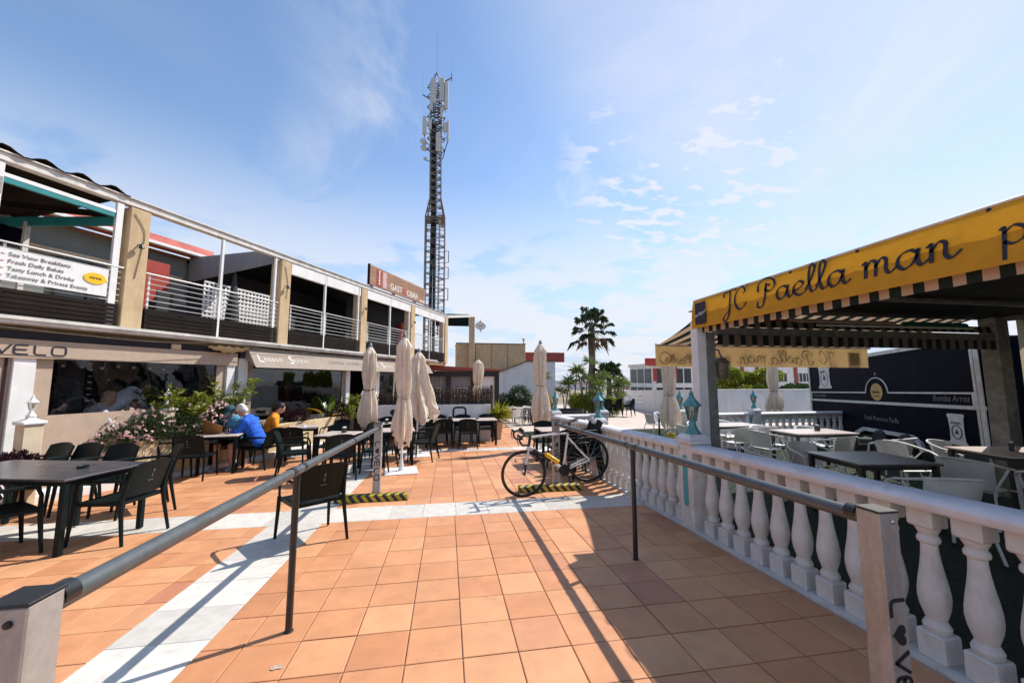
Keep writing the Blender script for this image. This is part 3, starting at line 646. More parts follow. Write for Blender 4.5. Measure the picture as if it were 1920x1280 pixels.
# the gate column and beam beyond the last bay
gt = thing('gate_frame', 'ochre gate column with a white beam beyond the restaurant row', 'gate', (1.70, 28, -.85))
m = MB(); m.span((-.2, -.2, 0), (.2, .2, 7.0), .02); m.build('column', M['concrete'], gt)
m = MB(); m.bar((.1, -.1, 7.05), (-2.6, -7.2, 5.75), .12, .16); m.build('beam', M['offwhite'], gt)
m = MB(); m.span((-2.6, -.15, 6.3), (-.23, .1, 7.15)); m.build('dark_panel', M['darkvinyl'], gt)
ov = thing('oval_sign', 'small cream oval hanging sign beside the gate column', 'sign', (2.30, 27.6, 5.45 - .5))
m = MB(); m.lathe([(.36, -.03), (.40, 0), (.36, .03)], 24, M=Matrix.Translation((0, 0, .5)) @ Matrix.Rotation(R(90), 4, 'X') @ Matrix.Scale(.75, 4, (0, 1, 0))); m.build('board', M['bone'], ov)
m = MB(); m.tube([(0, 0, .78), (0, 0, .95)], [.09, .02], 8); m.tube([(0, 0, .22), (0, 0, .02)], [.09, .02], 8); m.tube([(-.4, 0, .5), (-.62, .2, .5)], .02, 6); m.build('finial', M['offwhite'], ov)
link('lettering', text_mesh('Café', .17, M['greyprint'], align='CENTER'), ov, (0, -.04, .44), RX)

# signs on the upper storey
bn = front_thing('cafe_banner', 'white cafe menu banner with a lemon tied to the terrace rail', 'banner')
m = MB(); m.grid(16, 4, lambda a, b: (3.02 + 1.34 * a, -.03 + .003 * math.sin(a * 9) * (1 - b), 2.985 + .47 * b)); m.build('sheet', M['white'], bn)
for i, t in enumerate(('Sea View Breakfasts', 'Fresh Daily Bakes', 'Tasty Lunch & Drinks', 'Takeaway & Private Events')):
    link('lettering', text_mesh(t, .082, M['greyprint']), bn, (3.22, -.036, 3.355 - i * .105), RX)
    m = MB(); m.ball((3.17, -.035, 3.38 - i * .105), (.022, .004, .012), 8, 5); m.build('bullet', M['flower'], bn)
m = MB(); m.lathe([(.145, -.003), (.145, .003)], 24, M=Matrix.Translation((4.19, -.038, 3.26)) @ Matrix.Rotation(R(90), 4, 'X') @ Matrix.Scale(.66, 4, (0, 1, 0))); m.ball((4.335, -.038, 3.25), (.02, .004, .016), 8, 5); m.build('lemon', M['yellowp'], bn)
link('lettering', text_mesh('citrina', .062, M['ink'], align='CENTER'), bn, (4.19, -.044, 3.25), RX)
gs = front_thing('wooden_roof_sign', 'wooden plank roof sign with white and red gastrobar lettering', 'sign')
pk = MB(); pk.box((0, 0, 0), (4.02, .05, .142), 0, .004); pkme = pk.mesh('plank', M['woodsign'])
for k in range(5): link('plank', pkme, gs, (13.48, -.02, 5.00 + k * .146))
m = MB(); m.span((11.42, -.06, 4.92), (11.465, .02, 5.67)); m.build('end_board', M['slat'], gs)
for u in (11.6, 13.0, 14.6):
    m = MB(); m.span((u - .08, -.04, 4.88), (u + .08, .1, 4.915)); m.bar((u + .1, .06, 4.9), (u + .5, .5, 5.3), .04); m.build('bracket', M['darkmetal'], gs)
link('lettering', text_mesh('GAST', .34, M['bone'], bold=.006), gs, (12.72, -.05, 5.04), RX)
link('lettering', text_mesh('R', .34, mat('bright_red', (.62, .03, .04), .5), bold=.008), gs, (13.64, -.05, 5.04), RX)
link('lettering', text_mesh('OBAR', .34, M['bone'], bold=.006), gs, (13.90, -.05, 5.04), RX)
m = MB(); m.span((11.86, -.052, 4.98), (12.18, -.047, 5.58)); m.build('red_panel', M['red'], gs)
m = MB(); m.span((12.24, -.052, 4.98), (12.48, -.047, 5.58)); m.build('pink_panel', M['flower'], gs)
m = MB(); [m.span((11.98, -.058, 5.04 + k * .11), (12.06, -.053, 5.12 + k * .11)) for k in range(5)]; m.build('window_motif', M['bone'], gs)
m = MB(); m.span((14.95, -.052, 5.0), (15.4, -.047, 5.07)); m.build('white_script', M['bone'], gs)

# ------------------------------------------------------------------ ground floor enclosures
FLZ = -.28
ve = front_thing('glazed_cafe_front', 'beige fabric and clear plastic cafe front with a printed valance', 'cafe front')
m = MB(); m.grid(60, 4, lambda a, b: (-1 + 7.72 * a, -.14 + .003 * math.sin(a * 60) * (1 - b), 1.87 + .275 * b)); m.build('valance', M['beige'], ve)
lb, wv = velo_strokes('VELO', .135, .022); lb.build('lettering', M['ink'], ve, (3.16, -.1435, 1.925), RX)
for u0, u1 in ((3.37, 3.60), (6.52, 6.70), (.9, 1.2)):
    m = MB(); m.span((u0, -.11, FLZ), (u1, .06, 1.98), .006); m.build('pillar', M['white'], ve)
m = MB(); m.span((3.60, -.06, FLZ), (6.52, -.03, 1.005)); m.build('lower_panel', M['beige'], ve)
m = MB(); m.span((3.60, -.06, 1.008), (3.80, -.03, 1.95)); m.build('side_panel', M['beige'], ve)
m = MB(); m.span((6.33, -.06, 1.008), (6.52, -.03, 1.95)); m.build('side_panel', M['beige'], ve)
m = MB(); m.span((1.2, -.06, FLZ), (3.366, -.03, 1.95)); m.build('lower_panel', M['beige'], ve)
m = MB(); m.span((3.30, -.075, FLZ), (3.33, -.062, 1.9)); m.build('purple_piping', M['purple'], ve)
m = MB(); m.grid(20, 6, lambda a, b: (3.802 + 2.526 * a, -.045 + .006 * math.sin(a * 17 + b * 3), 1.008 + .87 * b)); m.build('clear_window', M['glass'], ve)
m = MB(); m.span((1.2, -.55, FLZ - .05), (4.74, -.065, -.09), .01); m.build('kerb_step', M['whitewall'], ve)
# room behind
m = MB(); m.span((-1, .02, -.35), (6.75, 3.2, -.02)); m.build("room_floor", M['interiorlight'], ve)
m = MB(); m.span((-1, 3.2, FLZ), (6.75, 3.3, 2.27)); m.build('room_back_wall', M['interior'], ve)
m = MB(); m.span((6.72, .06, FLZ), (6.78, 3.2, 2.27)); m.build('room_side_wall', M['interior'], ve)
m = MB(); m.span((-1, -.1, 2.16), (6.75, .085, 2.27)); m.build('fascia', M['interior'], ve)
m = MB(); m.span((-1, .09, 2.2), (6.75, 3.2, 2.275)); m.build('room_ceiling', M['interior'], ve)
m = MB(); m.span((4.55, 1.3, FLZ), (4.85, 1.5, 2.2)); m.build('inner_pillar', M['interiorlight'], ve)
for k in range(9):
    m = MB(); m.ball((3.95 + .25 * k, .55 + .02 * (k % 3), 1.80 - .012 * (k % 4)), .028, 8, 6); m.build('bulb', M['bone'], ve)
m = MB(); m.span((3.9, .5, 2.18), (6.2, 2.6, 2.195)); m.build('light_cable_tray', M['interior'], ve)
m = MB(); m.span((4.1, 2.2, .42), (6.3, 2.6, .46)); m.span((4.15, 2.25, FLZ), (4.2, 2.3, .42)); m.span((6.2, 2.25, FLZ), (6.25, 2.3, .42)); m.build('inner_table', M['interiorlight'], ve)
for k in range(14):
    m = MB(); m.box((4.65 + (k % 2) * 1.25, .75, 1.15 + .055 * (k // 2 * 2 + .5)), (.05, .02, .016)); m.build('blind_clip', M['bone'], ve)

le = front_thing('taupe_bar_front', 'taupe awning bar front with a wide dark window and white posts', 'bar front')
def leaw(a, b): return (6.92 + 8.66 * a, -.16 - .30 * (1 - b) + .003 * math.sin(a * 80) * (1 - b), 1.84 + .47 * b)
m = MB(); m.grid(70, 5, leaw); m.build('awning', M['taupe'], le)
for a, u in ((0, 6.92), (1, 15.58)):
    m = MB(); m.poly([leaw(a, 0), leaw(a, 1), (u, 0, 2.31), (u, 0, 2.1)]); m.build('awning_end', M['taupe'], le)
at_ = math.atan2(.30, .47)
def on_awning(me, u, z, nm='lettering'): t = (z - 1.84) / .47; return link(nm, me, le, (u, -.16 - .30 * (1 - t) - .005, z), (R(90) - at_, 0, 0))
for u in (7.05, 11.05):
    on_awning(text_mesh('L', .34, M['bone'], bold=-.0022), u, 1.97); on_awning(text_mesh('eeson', .20, M['bone'], bold=-.0022, space=1.12), u + .17, 2.00)
    on_awning(text_mesh('S', .36, M['bone'], bold=-.0022, shear=.1), u + .88, 1.96); on_awning(text_mesh('treet', .20, M['bone'], bold=-.0022, space=1.15), u + 1.07, 2.0)
on_awning(text_mesh('CERVEZAS', .145, M['greyprint'], space=.95), 9.35, 2.02); on_awning(text_mesh('ALHAMBRA', .145, M['greyprint'], space=.95), 10.1, 2.02)
m = MB(); m.tube([(7.0 + .2 * k, -.165 - .02 * (k % 2), 2.315 - .03 * ((k % 4) / 4)) for k in range(43)], .006, 5)
for k in range(0, 43, 3): m.ball((7.0 + .2 * k, -.19, 2.285), .018, 6, 5)
m.build('string_lights', M['darkmetal'], le)
for u0, u1 in ((6.82, 7.04), (10.44, 10.62), (11.98, 12.2), (15.2, 15.4)):
    m = MB(); m.span((u0, -.08, FLZ - .1), (u1, .1, 2.1), .006); m.build('white_post', M['white'], le)
for a, b in ((7.04, 7.22), (10.32, 10.435)):
    m = MB(); m.span((a, -.02, .58), (b, .03, 1.95)); m.build('window_surround', M['taupe'], le)
m = MB(); m.grid(16, 4, lambda a, b: (7.222 + 3.096 * a, .0 + .004 * math.sin(a * 20), .585 + 1.25 * b)); m.build('window', M['glassdark'], le)
m = MB(); m.grid(16, 4, lambda a, b: (12.22 + 2.96 * a, .0, .62 + 1.2 * b)); m.build('window', M['glassdark'], le)
for x in (13.2, 14.2): m = MB(); m.span((x, -.02, .6), (x + .06, .02, 1.9)); m.build('mullion', M['white'], le)
bd = MB(); bd.box((0, 0, 0), (.098, .02, .92), 0, .003); bdme = bd.mesh('board', M['greywood'])
for k in range(33): link('board', bdme, le, (7.09 + k * .102, -.04 + random.uniform(-.003, .003), .11))
m = MB(); m.span((12.2, -.03, FLZ - .15), (15.2, .03, .6)); m.build('pale_wall', M['whitewall'], le)
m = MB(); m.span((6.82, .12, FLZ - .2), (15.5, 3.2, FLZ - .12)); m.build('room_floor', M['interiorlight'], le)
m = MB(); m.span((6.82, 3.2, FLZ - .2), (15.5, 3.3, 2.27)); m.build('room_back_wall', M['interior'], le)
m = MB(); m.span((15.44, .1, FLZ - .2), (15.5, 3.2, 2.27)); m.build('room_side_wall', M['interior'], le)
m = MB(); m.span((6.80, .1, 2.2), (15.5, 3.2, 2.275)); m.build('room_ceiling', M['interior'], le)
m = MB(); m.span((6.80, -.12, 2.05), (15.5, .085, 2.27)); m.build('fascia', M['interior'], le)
for u, w, h in ((8.0, .5, 1.2), (9.0, .3, 1.0), (9.6, .6, .9)):
    m = MB(); m.span((u, 1.2, FLZ), (u + w, 1.6, h)); m.build('inner_furniture', M['interiorlight'], le)
m = MB(); m.span((9.05, .9, .6), (9.2, 1.0, 1.5)); m.build('red_drape', M['red'], le)
fab = front_thing('rolled_fabric', 'rolled camouflage fabric bundle under the gutter', 'fabric')
m = MB(); m.grid(14, 6, lambda a, b: (6.05 + .7 * a, -.42 + .3 * b + .02 * math.sin(a * 19), 2.27 - .13 * math.sin(b * math.pi) * (.4 + .6 * math.sin(a * math.pi)) + .02 * math.sin(a * 23 + b * 5))); m.build('bundle', M['creamdirty'], fab)

# long low planter in front of the two fronts
pl = front_thing('long_planter', 'long low ochre planter wall in front of the cafe windows', 'planter')
m = MB(); m.span((4.76, -.44, -.45), (4.86, -.10, .47), .01); m.span((4.86, -.44, -.45), (11.2, -.36, .47), .01); m.span((11.2, -.44, -.55), (11.3, -.1, .47), .01); m.build('box', M['creamdirty'], pl)
m = MB(); m.span((4.86, -.36, -.3), (11.2, -.09, .42)); m.build('soil', M['soil'], pl)
m = MB(); m.span((4.70, -.54, -.5), (11.4, -.442, -.17), .015); m.build('kerb', M['whitewall'], pl)

cab = front_thing('loose_cables', 'thin dark cables sagging along the restaurant front', 'cable')
for pts in ([(2.0, -.32, 2.33), (4.7, -.34, 2.24), (6.2, -.33, 2.33), (7.6, -.33, 2.27), (9.0, -.33, 2.33)], [(4.66, -.012, 4.6), (4.83, -.012, 4.3), (4.80, -.012, 3.9), (4.74, -.012, 3.4)], [(7.98, -.012, 4.55), (8.08, -.012, 4.1), (8.05, -.012, 3.7)]):
    m = MB(); m.tube(catmull(pts, 6), .006, 5); m.build('cable', M['bark'], cab)
for u, z in ((5.45, 2.20), (2.9, 2.2)):
    jb = front_thing('junction_box', 'small cream junction box under the gutter', 'box', 'junction boxes'); m = MB(); m.box((u, -.125, z), (.16, .05, .10), 0, .006); m.build('case', M['cream'], jb)
# a chipped tile mended with a pale patch, and a drain plug
pch = thing('mortar_patch', 'pale chipped mortar patch on a terracotta tile', 'patch', (-.93, 2.55, fz(2.55) + .0045)); pch.rotation_euler = (TILT, 0, 0)
m = MB(); m.poly([(-.03, -.018, 0), (-.012, -.024, 0), (.004, -.014, 0), (.028, -.017, 0), (.036, .004, 0), (.022, .012, 0), (.018, .022, 0), (.0, .012, 0), (-.018, .02, 0), (-.022, .006, 0), (-.034, .002, 0)]); m.build('mortar', mat('mortar', (.50, .38, .29), .9, .25, 40, .5, 60), pch)

stn = thing('damp_stain', 'dark damp stain on the paving beyond the umbrella base', 'stain', (.32, 9.35, fz(9.35) + .004)); stn.rotation_euler = (TILT, 0, 0)
m = MB(); m.poly([(-.45, -.05, 0), (-.2, -.2, 0), (.1, -.12, 0), (.5, -.05, 0), (.25, .12, 0), (.05, .3, 0), (-.1, .1, 0)]); m.build('damp', mat('damp_tile', (.27, .12, .05), .5, .2, 12), stn)

def deck_chair(u, y, rz):
    p = F(u, y); t = thing('deck_chair', 'black chair on the open upper terrace behind the rail', 'chair', (p.x, p.y, 2.44), R(rz) + FA, 'chairs on the upper terrace')
    m = MB(); m.box((0, 0, .44), (.44, .42, .04), 0, .01); m.build('seat', M['black'], t)
    m = MB(); m.box((0, -.2, .72), (.42, .03, .44), 0, .01); m.build('backrest', M['black'], t)
    for sx in (-1, 1):
        for sy in (-1, 1): m = MB(); m.tube([(sx * .2, sy * .19, 0), (sx * .19, sy * .18, .43)], .014, 6); m.build('leg', M['whitealu'], t)
for u, y, rz in ((5.5, .7, 20), (6.1, .9, 170), (5.9, 1.6, 100), (8.7, .7, 10), (9.9, .8, 190), (10.4, 1.0, 90), (12.0, .8, 30)): deck_chair(u, y, rz)
fu = thing('folded_umbrella', 'black folded umbrella on the open upper terrace', 'umbrella', tuple(F(7.05, .55, 2.44)))
m = MB(); m.tube([(0, 0, .1), (0, 0, 1.75)], .02, 8); m.build('pole', M['black'], fu)
m = MB(); m.lathe([(.16, .35), (.14, .7), (.09, 1.2), (.03, 1.7), (.01, 1.75)], 10); m.build('canopy', M['black'], fu)
# ------------------------------------------------------------------ resin armchair (faces +Y)
def arc(c, r, a0, a1, n, fn): return [fn(c[0] + r * math.cos(a0 + (a1 - a0) * i / n), c[1] + r * math.sin(a0 + (a1 - a0) * i / n)) for i in range(n + 1)]
def make_resin_chair():
    t = thing('resin_armchair', 'dark green resin armchair', 'chair')
    m = MB()
    def seat(a, b, dz=0): x = (a - .5) * (.47 - .05 * (1 - b)); y = -.21 + .46 * b; return (x, y, .445 - .018 * math.cos((a - .5) * math.pi) * math.sin(b * math.pi) - .02 * (b ** 4) + dz - .012 * (1 - b))
    m.grid(8, 8, seat); m.grid(8, 8, lambda a, b: seat(a, b, -.022)); 
    e = [seat(i / 8, 0) for i in range(9)] + [seat(1, i / 8) for i in range(1, 9)] + [seat(1 - i / 8, 1) for i in range(1, 9)] + [seat(0, 1 - i / 8) for i in range(1, 8)]
    n = len(e); m.add(e + [(p[0], p[1], p[2] - .022) for p in e], [(i, (i + 1) % n, n + (i + 1) % n, n + i) for i in range(n)])
    m.build('seat', M['resin'], t)
    m = MB()
    def back(a, b, o=0):
        w = .225 - .012 * b - (.05 * max(0, (b - .86) / .14) ** 2); x = (a - .5) * 2 * w
        return (x, -.215 - .105 * b - .02 * b * b + .03 * ((a - .5) * 2) ** 2 * (1) - .018 + o, .47 + .365 * b - .018 * ((a - .5) * 2) ** 2 * (b > .9))
    m.grid(10, 10, back); m.grid(10, 10, lambda a, b: back(a, b, -.014))
    e = [back(i / 10, 0) for i in range(11)] + [back(1, i / 10) for i in range(1, 11)] + [back(1 - i / 10, 1) for i in range(1, 11)] + [back(0, 1 - i / 10) for i in range(1, 10)]
    n = len(e); m.add(e + [(p[0], p[1] - .014, p[2]) for p in e], [(i, (i + 1) % n, n + (i + 1) % n, n + i) for i in range(n)])
    bk = m.build('backrest', M['resin'], t)
    for zz, ww, hh in ((.715, .020, .030), (.665, .014, .040), (.61, .06, .010)):
        yy = back(.5, (zz - .47) / .365, -.014)[1]; m = MB(); m.box((0, 0, 0), (ww, .003, hh)); m.build('print', M['resinlight'], bk, (0, yy - .0005, zz), (R(17), 0, 0))
    for s in (-1, 1):
        m = MB(); m.tube([(s * .275, .27, 0), (s * .265, .245, .30), (s * .262, .235, .44)], [.015, .020, .021], 8); m.build('leg', M['resin'], t)
        m = MB(); m.tube([(s * .265, -.30, 0), (s * .245, -.245, .30), (s * .235, -.225, .46), (s * .228, -.262, .62), (s * .222, -.325, .80)], [.015, .020, .023, .018, .014], 8); m.build('leg', M['resin'], t)
        m = MB(); m.tube([(s * .262, .235, .43), (s * .266, .232, .56), (s * .27, .20, .635), (s * .272, .12, .652), (s * .265, -.10, .655), (s * .232, -.262, .648)], [.020, .017, .017, .020, .019, .014], 8, sq=.7); m.build('armrest', M['resin'], t)
    m = MB(); m.bar((-.25, .225, .415), (.25, .225, .415), .02, .035); m.bar((-.235, -.215, .42), (.235, -.215, .42), .02, .035)
    for s in (-1, 1): m.bar((s * .25, .225, .415), (s * .235, -.215, .42), .02, .035)
    m.build('seat_frame', M['resin'], t); return t
CH = make_resin_chair(); CHU = []
def chair(x, y, rz, label, group, z=0.0, tilt=None): return place(CH, CHU, (x, y, fz(y) + z), R(rz), label, group, tilt)
# big dark table pair at the left
GA = 'chairs around the long dark table'
LB = 'dark green resin armchair drawn up along the back of the long dark table'
chair(-1.42, 4.62, 36, 'dark green resin armchair standing alone on the white marble band', None)
chair(-3.50, 5.02, 80, 'dark resin armchair with pale printed back at the end of the long dark table', None)
chair(-3.98, 6.05, 130, 'dark green resin armchair behind the corner of the long dark table', None)
for x, y, rz in ((-4.62, 6.15, 166), (-5.22, 6.36, 160), (-5.66, 6.46, 158)): chair(x, y, rz, LB, GA)
chair(-4.30, 4.62, -35, 'dark green resin armchair with its arms in view before the long dark table', None)
chair(-5.35, 5.0, -20, 'dark green resin armchair at the front edge of the long dark table', None)
# the table of the two men in blue
chair(-4.56, 8.10, 8, 'empty dark green resin armchair facing the two men in blue', None)
chair(-5.02, 8.42, -70, 'empty dark green resin armchair between the flowers and the men in blue', None)
chair(-3.86, 8.98, 82, 'dark green resin armchair in which the man in a royal blue hoodie sits', None)
chair(-4.52, 9.30, 188, 'dark green resin armchair in which the man in a cap sits', None)
chair(-4.10, 9.98, -80, 'dark green resin armchair in which the man in an orange shirt sits', None)
# tables towards the brush fence
GB = 'chairs at the middle terrace tables'; LC = None
for x, y, rz, l in ((-2.85, 8.12, -75, 'dark resin armchair left of the table nearest the handrail, its arms in view'), (-1.92, 7.62, 18, 'dark resin armchair with its back to the handrail at the nearest pale table'),
        (-2.42, 9.02, 175, 'dark resin armchair on the planter side of the pale table nearest the handrail'), (-1.32, 8.22, 78, 'dark resin armchair between the nearest pale table and the tall umbrella'),
        (-2.85, 10.75, 160, 'dark resin armchair before the purple plant and the bar window'), (-2.15, 10.15, 80, 'dark resin armchair just in front of the strapped umbrella'),
        (-1.45, 9.75, 25, 'dark resin armchair at the table under the strapped umbrella'), (-3.35, 9.35, 10, 'dark resin armchair with its back to us before the man in orange'),
        (-1.05, 11.35, 180, 'dark resin armchair between the strapped and the loose umbrella'), (-1.75, 11.6, 170, 'dark resin armchair beside the bar door behind the strapped umbrella')): chair(x, y, rz, l, GB)
GC = 'chairs at the long table before the painted wall'; LD = 'dark resin armchair between the long table and the painted wall'
for x, y, rz, l in ((-.10, 11.25, 6, 'dark resin armchair with its back to us at the middle of the long table'), (.62, 11.05, -8, 'dark resin armchair with its back to us near the yucca end of the long table'), (1.25, 12.20, 178, LD), (-.25, 12.22, 182, LD), (.5, 12.22, 180, LD), (-.52, 9.25, 75, 'dark resin armchair right of the umbrella base plate'), (-.62, 10.35, 120, 'dark resin armchair beside the pole of the loose umbrella'), (-1.2, 12.25, 178, LD)): chair(x, y, rz, l, GC)
GD = 'chairs stacked by the balustrade'
for k in range(4): chair(2.36 + .012 * k, 6.85 - .03 * k, 100 + random.uniform(-2, 2), 'dark green resin armchair in the stack leaning by the white balustrade', GD, z=.065 * k, tilt=(0, .02 * k))
GE = 'chairs at the small table by the far umbrella'
for x, y, rz in ((2.35, 7.65, 5), (2.3, 8.95, 175)): chair(x, y, rz, 'dark green resin armchair at the small table behind the parked bicycle', GE)

# ------------------------------------------------------------------ tables
def make_table(name, label, top, w, d, legm, group=None, pedestal=False, h=.74):
    t = thing(name, label, 'table', group=group)
    m = MB(); m.box((0, 0, h - .012), (w, d, .024), 0, .006); m.build('table_top', M[top], t)
    m = MB(); m.box((0, 0, h - .05), (w - .1, d - .1, .05)); m.build('apron', legm, t)
    if pedestal:
        m = MB(); m.tube([(0, 0, .03), (0, 0, h - .07)], .035, 10); m.build('pedestal', legm, t)
        m = MB(); m.box((0, 0, .015), (w * .6, .07, .03), R(45), .006); m.box((0, 0, .0155), (w * .6, .07, .031), R(-45), .006); m.build('foot', legm, t)
    else:
        for sx in (-1, 1):
            for sy in (-1, 1):
                m = MB(); x, y = sx * (w / 2 - .05), sy * (d / 2 - .05); m.box((x, y, (h - .03) / 2), (.055, .055, h - .03), 0, .008); m.build('leg', legm, t)
    return t
def put(t, x, y, rz=0): t.location = (x, y, fz(y)); t.rotation_euler = (0, 0, R(rz)); return t
td = make_table('dining_table', 'dark grey table at the right end of the long left hand table row', 'tabledark', .92, .86, M['resin'])
put(td, -3.98, 5.02, -14)
t2 = copy_tree(td); put(t2, -4.88, 5.245, -14); t2['label'] = 'dark grey table at the picture edge, joined to the long left hand table row'
ts = make_table('cafe_table', 'pale topped square table of the two men in blue', 'tablepink', .68, .68, M['resin'])
put(ts, -4.42, 8.72, 10)
for x, y, rz, l in ((-2.12, 8.32, -12, 'pale topped square table beside the tall umbrella and handrail post'), (-3.42, 10.12, 12, 'pale topped square table in front of the man in orange'), (-1.55, 10.62, 5, 'pale topped square table under the strapped umbrella'), (-1.05, 8.95, 8, 'pale topped square table by the umbrella with a white base plate')):
    q = copy_tree(ts); put(q, x, y, rz); q['label'] = l
tl = make_table('long_table', 'long pale topped table before the painted wall', 'tablepink', 2.1, .72, M['resin']); put(tl, .42, 11.72, 2)
t4 = make_table('corner_table', 'pale topped small table behind the parked bicycle', 'tablepink', .7, .7, M['resin']); put(t4, 2.3, 8.3, 0)
# menus and small things on the men's table
mn = thing('menu_card', 'open brown menu card held over the table of the two men', 'menu', (-4.62, 8.70, fz(8.7) + .742))
m = MB(); m.bar((-.16, -.05, .17), (.18, -.02, .03), .30, .006, up=(0, 1, .5)); m.build('cover', mat('brown_menu', (.28, .12, .035), .5), mn)

# ------------------------------------------------------------------ white bistro armchair (faces +Y)
def make_bistro():
    t = thing('bistro_armchair', 'white bistro armchair', 'chair')
    m = MB(); m.grid(6, 6, lambda a, b: ((a - .5) * .42, -.19 + .41 * b, .44 - .02 * math.sin(b * math.pi) - .03 * max(0, b - .85) / .15)); m.grid(6, 6, lambda a, b: ((a - .5) * .42, -.19 + .41 * b, .43 - .02 * math.sin(b * math.pi) - .03 * max(0, b - .85) / .15)); m.build('seat', M['chairwhite'], t)
    m = MB(); fb = lambda a, b, o=0: ((a - .5) * (.44 + .05 * b), -.20 - .08 * b + .09 * ((a - .5) * 2) ** 2 + o, .45 + .31 * b)
    m.grid(8, 5, fb); m.grid(8, 5, lambda a, b: fb(a, b, -.008)); bk = m.build('backrest', M['chairwhite'], t)
    m = MB(); m.bar((-.03, -.255, .66), (.03, -.265, .69), .003, .012); m.build('handle_slot', M['black'], bk)
    hoop = [(-.27, .24, .02), (-.28, .23, .45), (-.29, .20, .63), (-.29, .10, .67)] + [(-.29 * math.cos(a), .02 - .33 * math.sin(a), .68 + .09 * math.sin(a)) for a in np.linspace(.15, math.pi - .15, 12)] + [(.29, .10, .67), (.29, .20, .63), (.28, .23, .45), (.27, .24, .02)]
    m = MB(); m.tube(hoop, .0135, 8); m.build('arm_hoop', M['chairwhite'], t)
    for s in (-1, 1):
        m = MB(); m.tube([(s * .26, -.27, .02), (s * .22, -.17, .43)], .0125, 8); m.tube([(s * .22, -.17, .43), (s * .275, .02, .665)], .011, 6); m.build('leg', M['chairwhite'], t)
        for fx, fy in ((.27, .24), (.26, -.27)):
            m = MB(); m.lathe([(.014, 0), (.018, .012), (.014, .03)], 8, (s * fx, fy, 0)); m.build('foot_cap', M['black'], t)
    for a, b in (((-.275, .22, .41), (.275, .22, .41)), ((-.22, -.17, .42), (.22, -.17, .42))): m = MB(); m.tube([a, b], .01, 6); m.build('stretcher', M['chairwhite'], t)
    return t
BI = make_bistro(); BIU = []
def bistro(x, y, rz, label, group=None): return place(BI, BIU, (x, y, fz(y) - .02), R(rz), label, group)
L1 = 'white bistro armchair at the sunlit table before the navy trailer'; L2 = 'white bistro armchair at the table behind the pergola post'
L3 = 'white bistro armchair in the shade under the striped pergola'; L4 = 'white bistro armchair at the far turf table by the white wall'
for x, y, rz, l in ((6.35, 6.95, -85, 'white bistro armchair at the short end of the sunlit table before the trailer'), (6.95, 6.05, 8, 'white bistro armchair with its back to the balustrade at the sunlit trailer table'), (7.65, 5.65, 14, 'white bistro armchair before the trailer wheel'),
        (6.95, 7.62, 165, 'white bistro armchair between the sunlit table and the far balustrade'), (7.75, 7.25, 175, 'white bistro armchair between the sunlit table and the trailer side')): bistro(x, y, rz, l, 'bistro chairs by the trailer')
for x, y, rz in ((6.45, 7.85, 5), (7.15, 7.90, -5), (6.4, 9.1, 175), (7.2, 9.1, 185), (5.7, 8.5, -90)): bistro(x, y, rz, L2, 'bistro chairs behind the post')
for x, y, rz, l in ((6.75, 4.85, 170, 'white bistro armchair in pergola shade facing us before the lower rice sack'), (7.6, 4.75, 185, 'white bistro armchair in pergola shade beside the grey corner post'), (4.75, 3.15, -20, 'shaded white bistro armchair close behind the balustrade with its back to us'), (5.15, 2.45, 10, 'shaded white bistro armchair behind the last balusters under the pergola'),
        (4.35, 4.75, -120, 'shaded white bistro armchair between the white pergola post and the brown table'), (5.3, 4.98, 175, 'shaded white bistro armchair on the far side of the brown table'), (6.2, 3.75, -80, 'shaded white bistro armchair at the end of the curtain side table'), (6.1, 3.0, -60, 'shaded white bistro armchair between the two pergola tables')): bistro(x, y, rz, l, 'bistro chairs under the pergola')
for x, y, rz in ((7.1, 12.6, -80), (8.5, 12.4, 90), (7.8, 13.2, 180)): bistro(x, y, rz, L4, 'bistro chairs by the white wall')
GF = 'bistro chairs beyond the brush fence'
for x, y, rz in ((2.9, 19.2, 20), (3.6, 18.6, -40), (3.4, 20.6, 160), (4.4, 20.9, 200), (2.5, 20.4, -90), (4.9, 19.6, 80), (3.0, 17.4, 30)): bistro(x, y, rz, 'white bistro armchair on the far terrace between brush fence and barrel', GF)
def wtable(x, y, w, d, label, top='tablepink', rz=0): return put(make_table('bistro_table', label, top, w, d, M['darkmetal'], pedestal=False), x, y, rz)
wtable(7.2, 6.72, 1.3, .72, 'pale topped bistro table in the sun before the navy trailer', rz=-4)
wtable(6.8, 8.5, 1.2, .7, 'pale topped bistro table behind the pergola post')
wtable(5.05, 4.0, .95, .8, 'brown topped bistro table close behind the balustrade', 'tablebrown', -8)
wtable(7.45, 4.0, 1.2, .75, 'pale topped bistro table under the pergola beside the striped curtain', 'tablepink', -10)
wtable(7.8, 12.5, .8, .8, 'pale topped bistro table on the turf by the white wall')
wtable(3.7, 19.6, .8, .8, 'pale topped bistro table on the far terrace behind the bar stool')

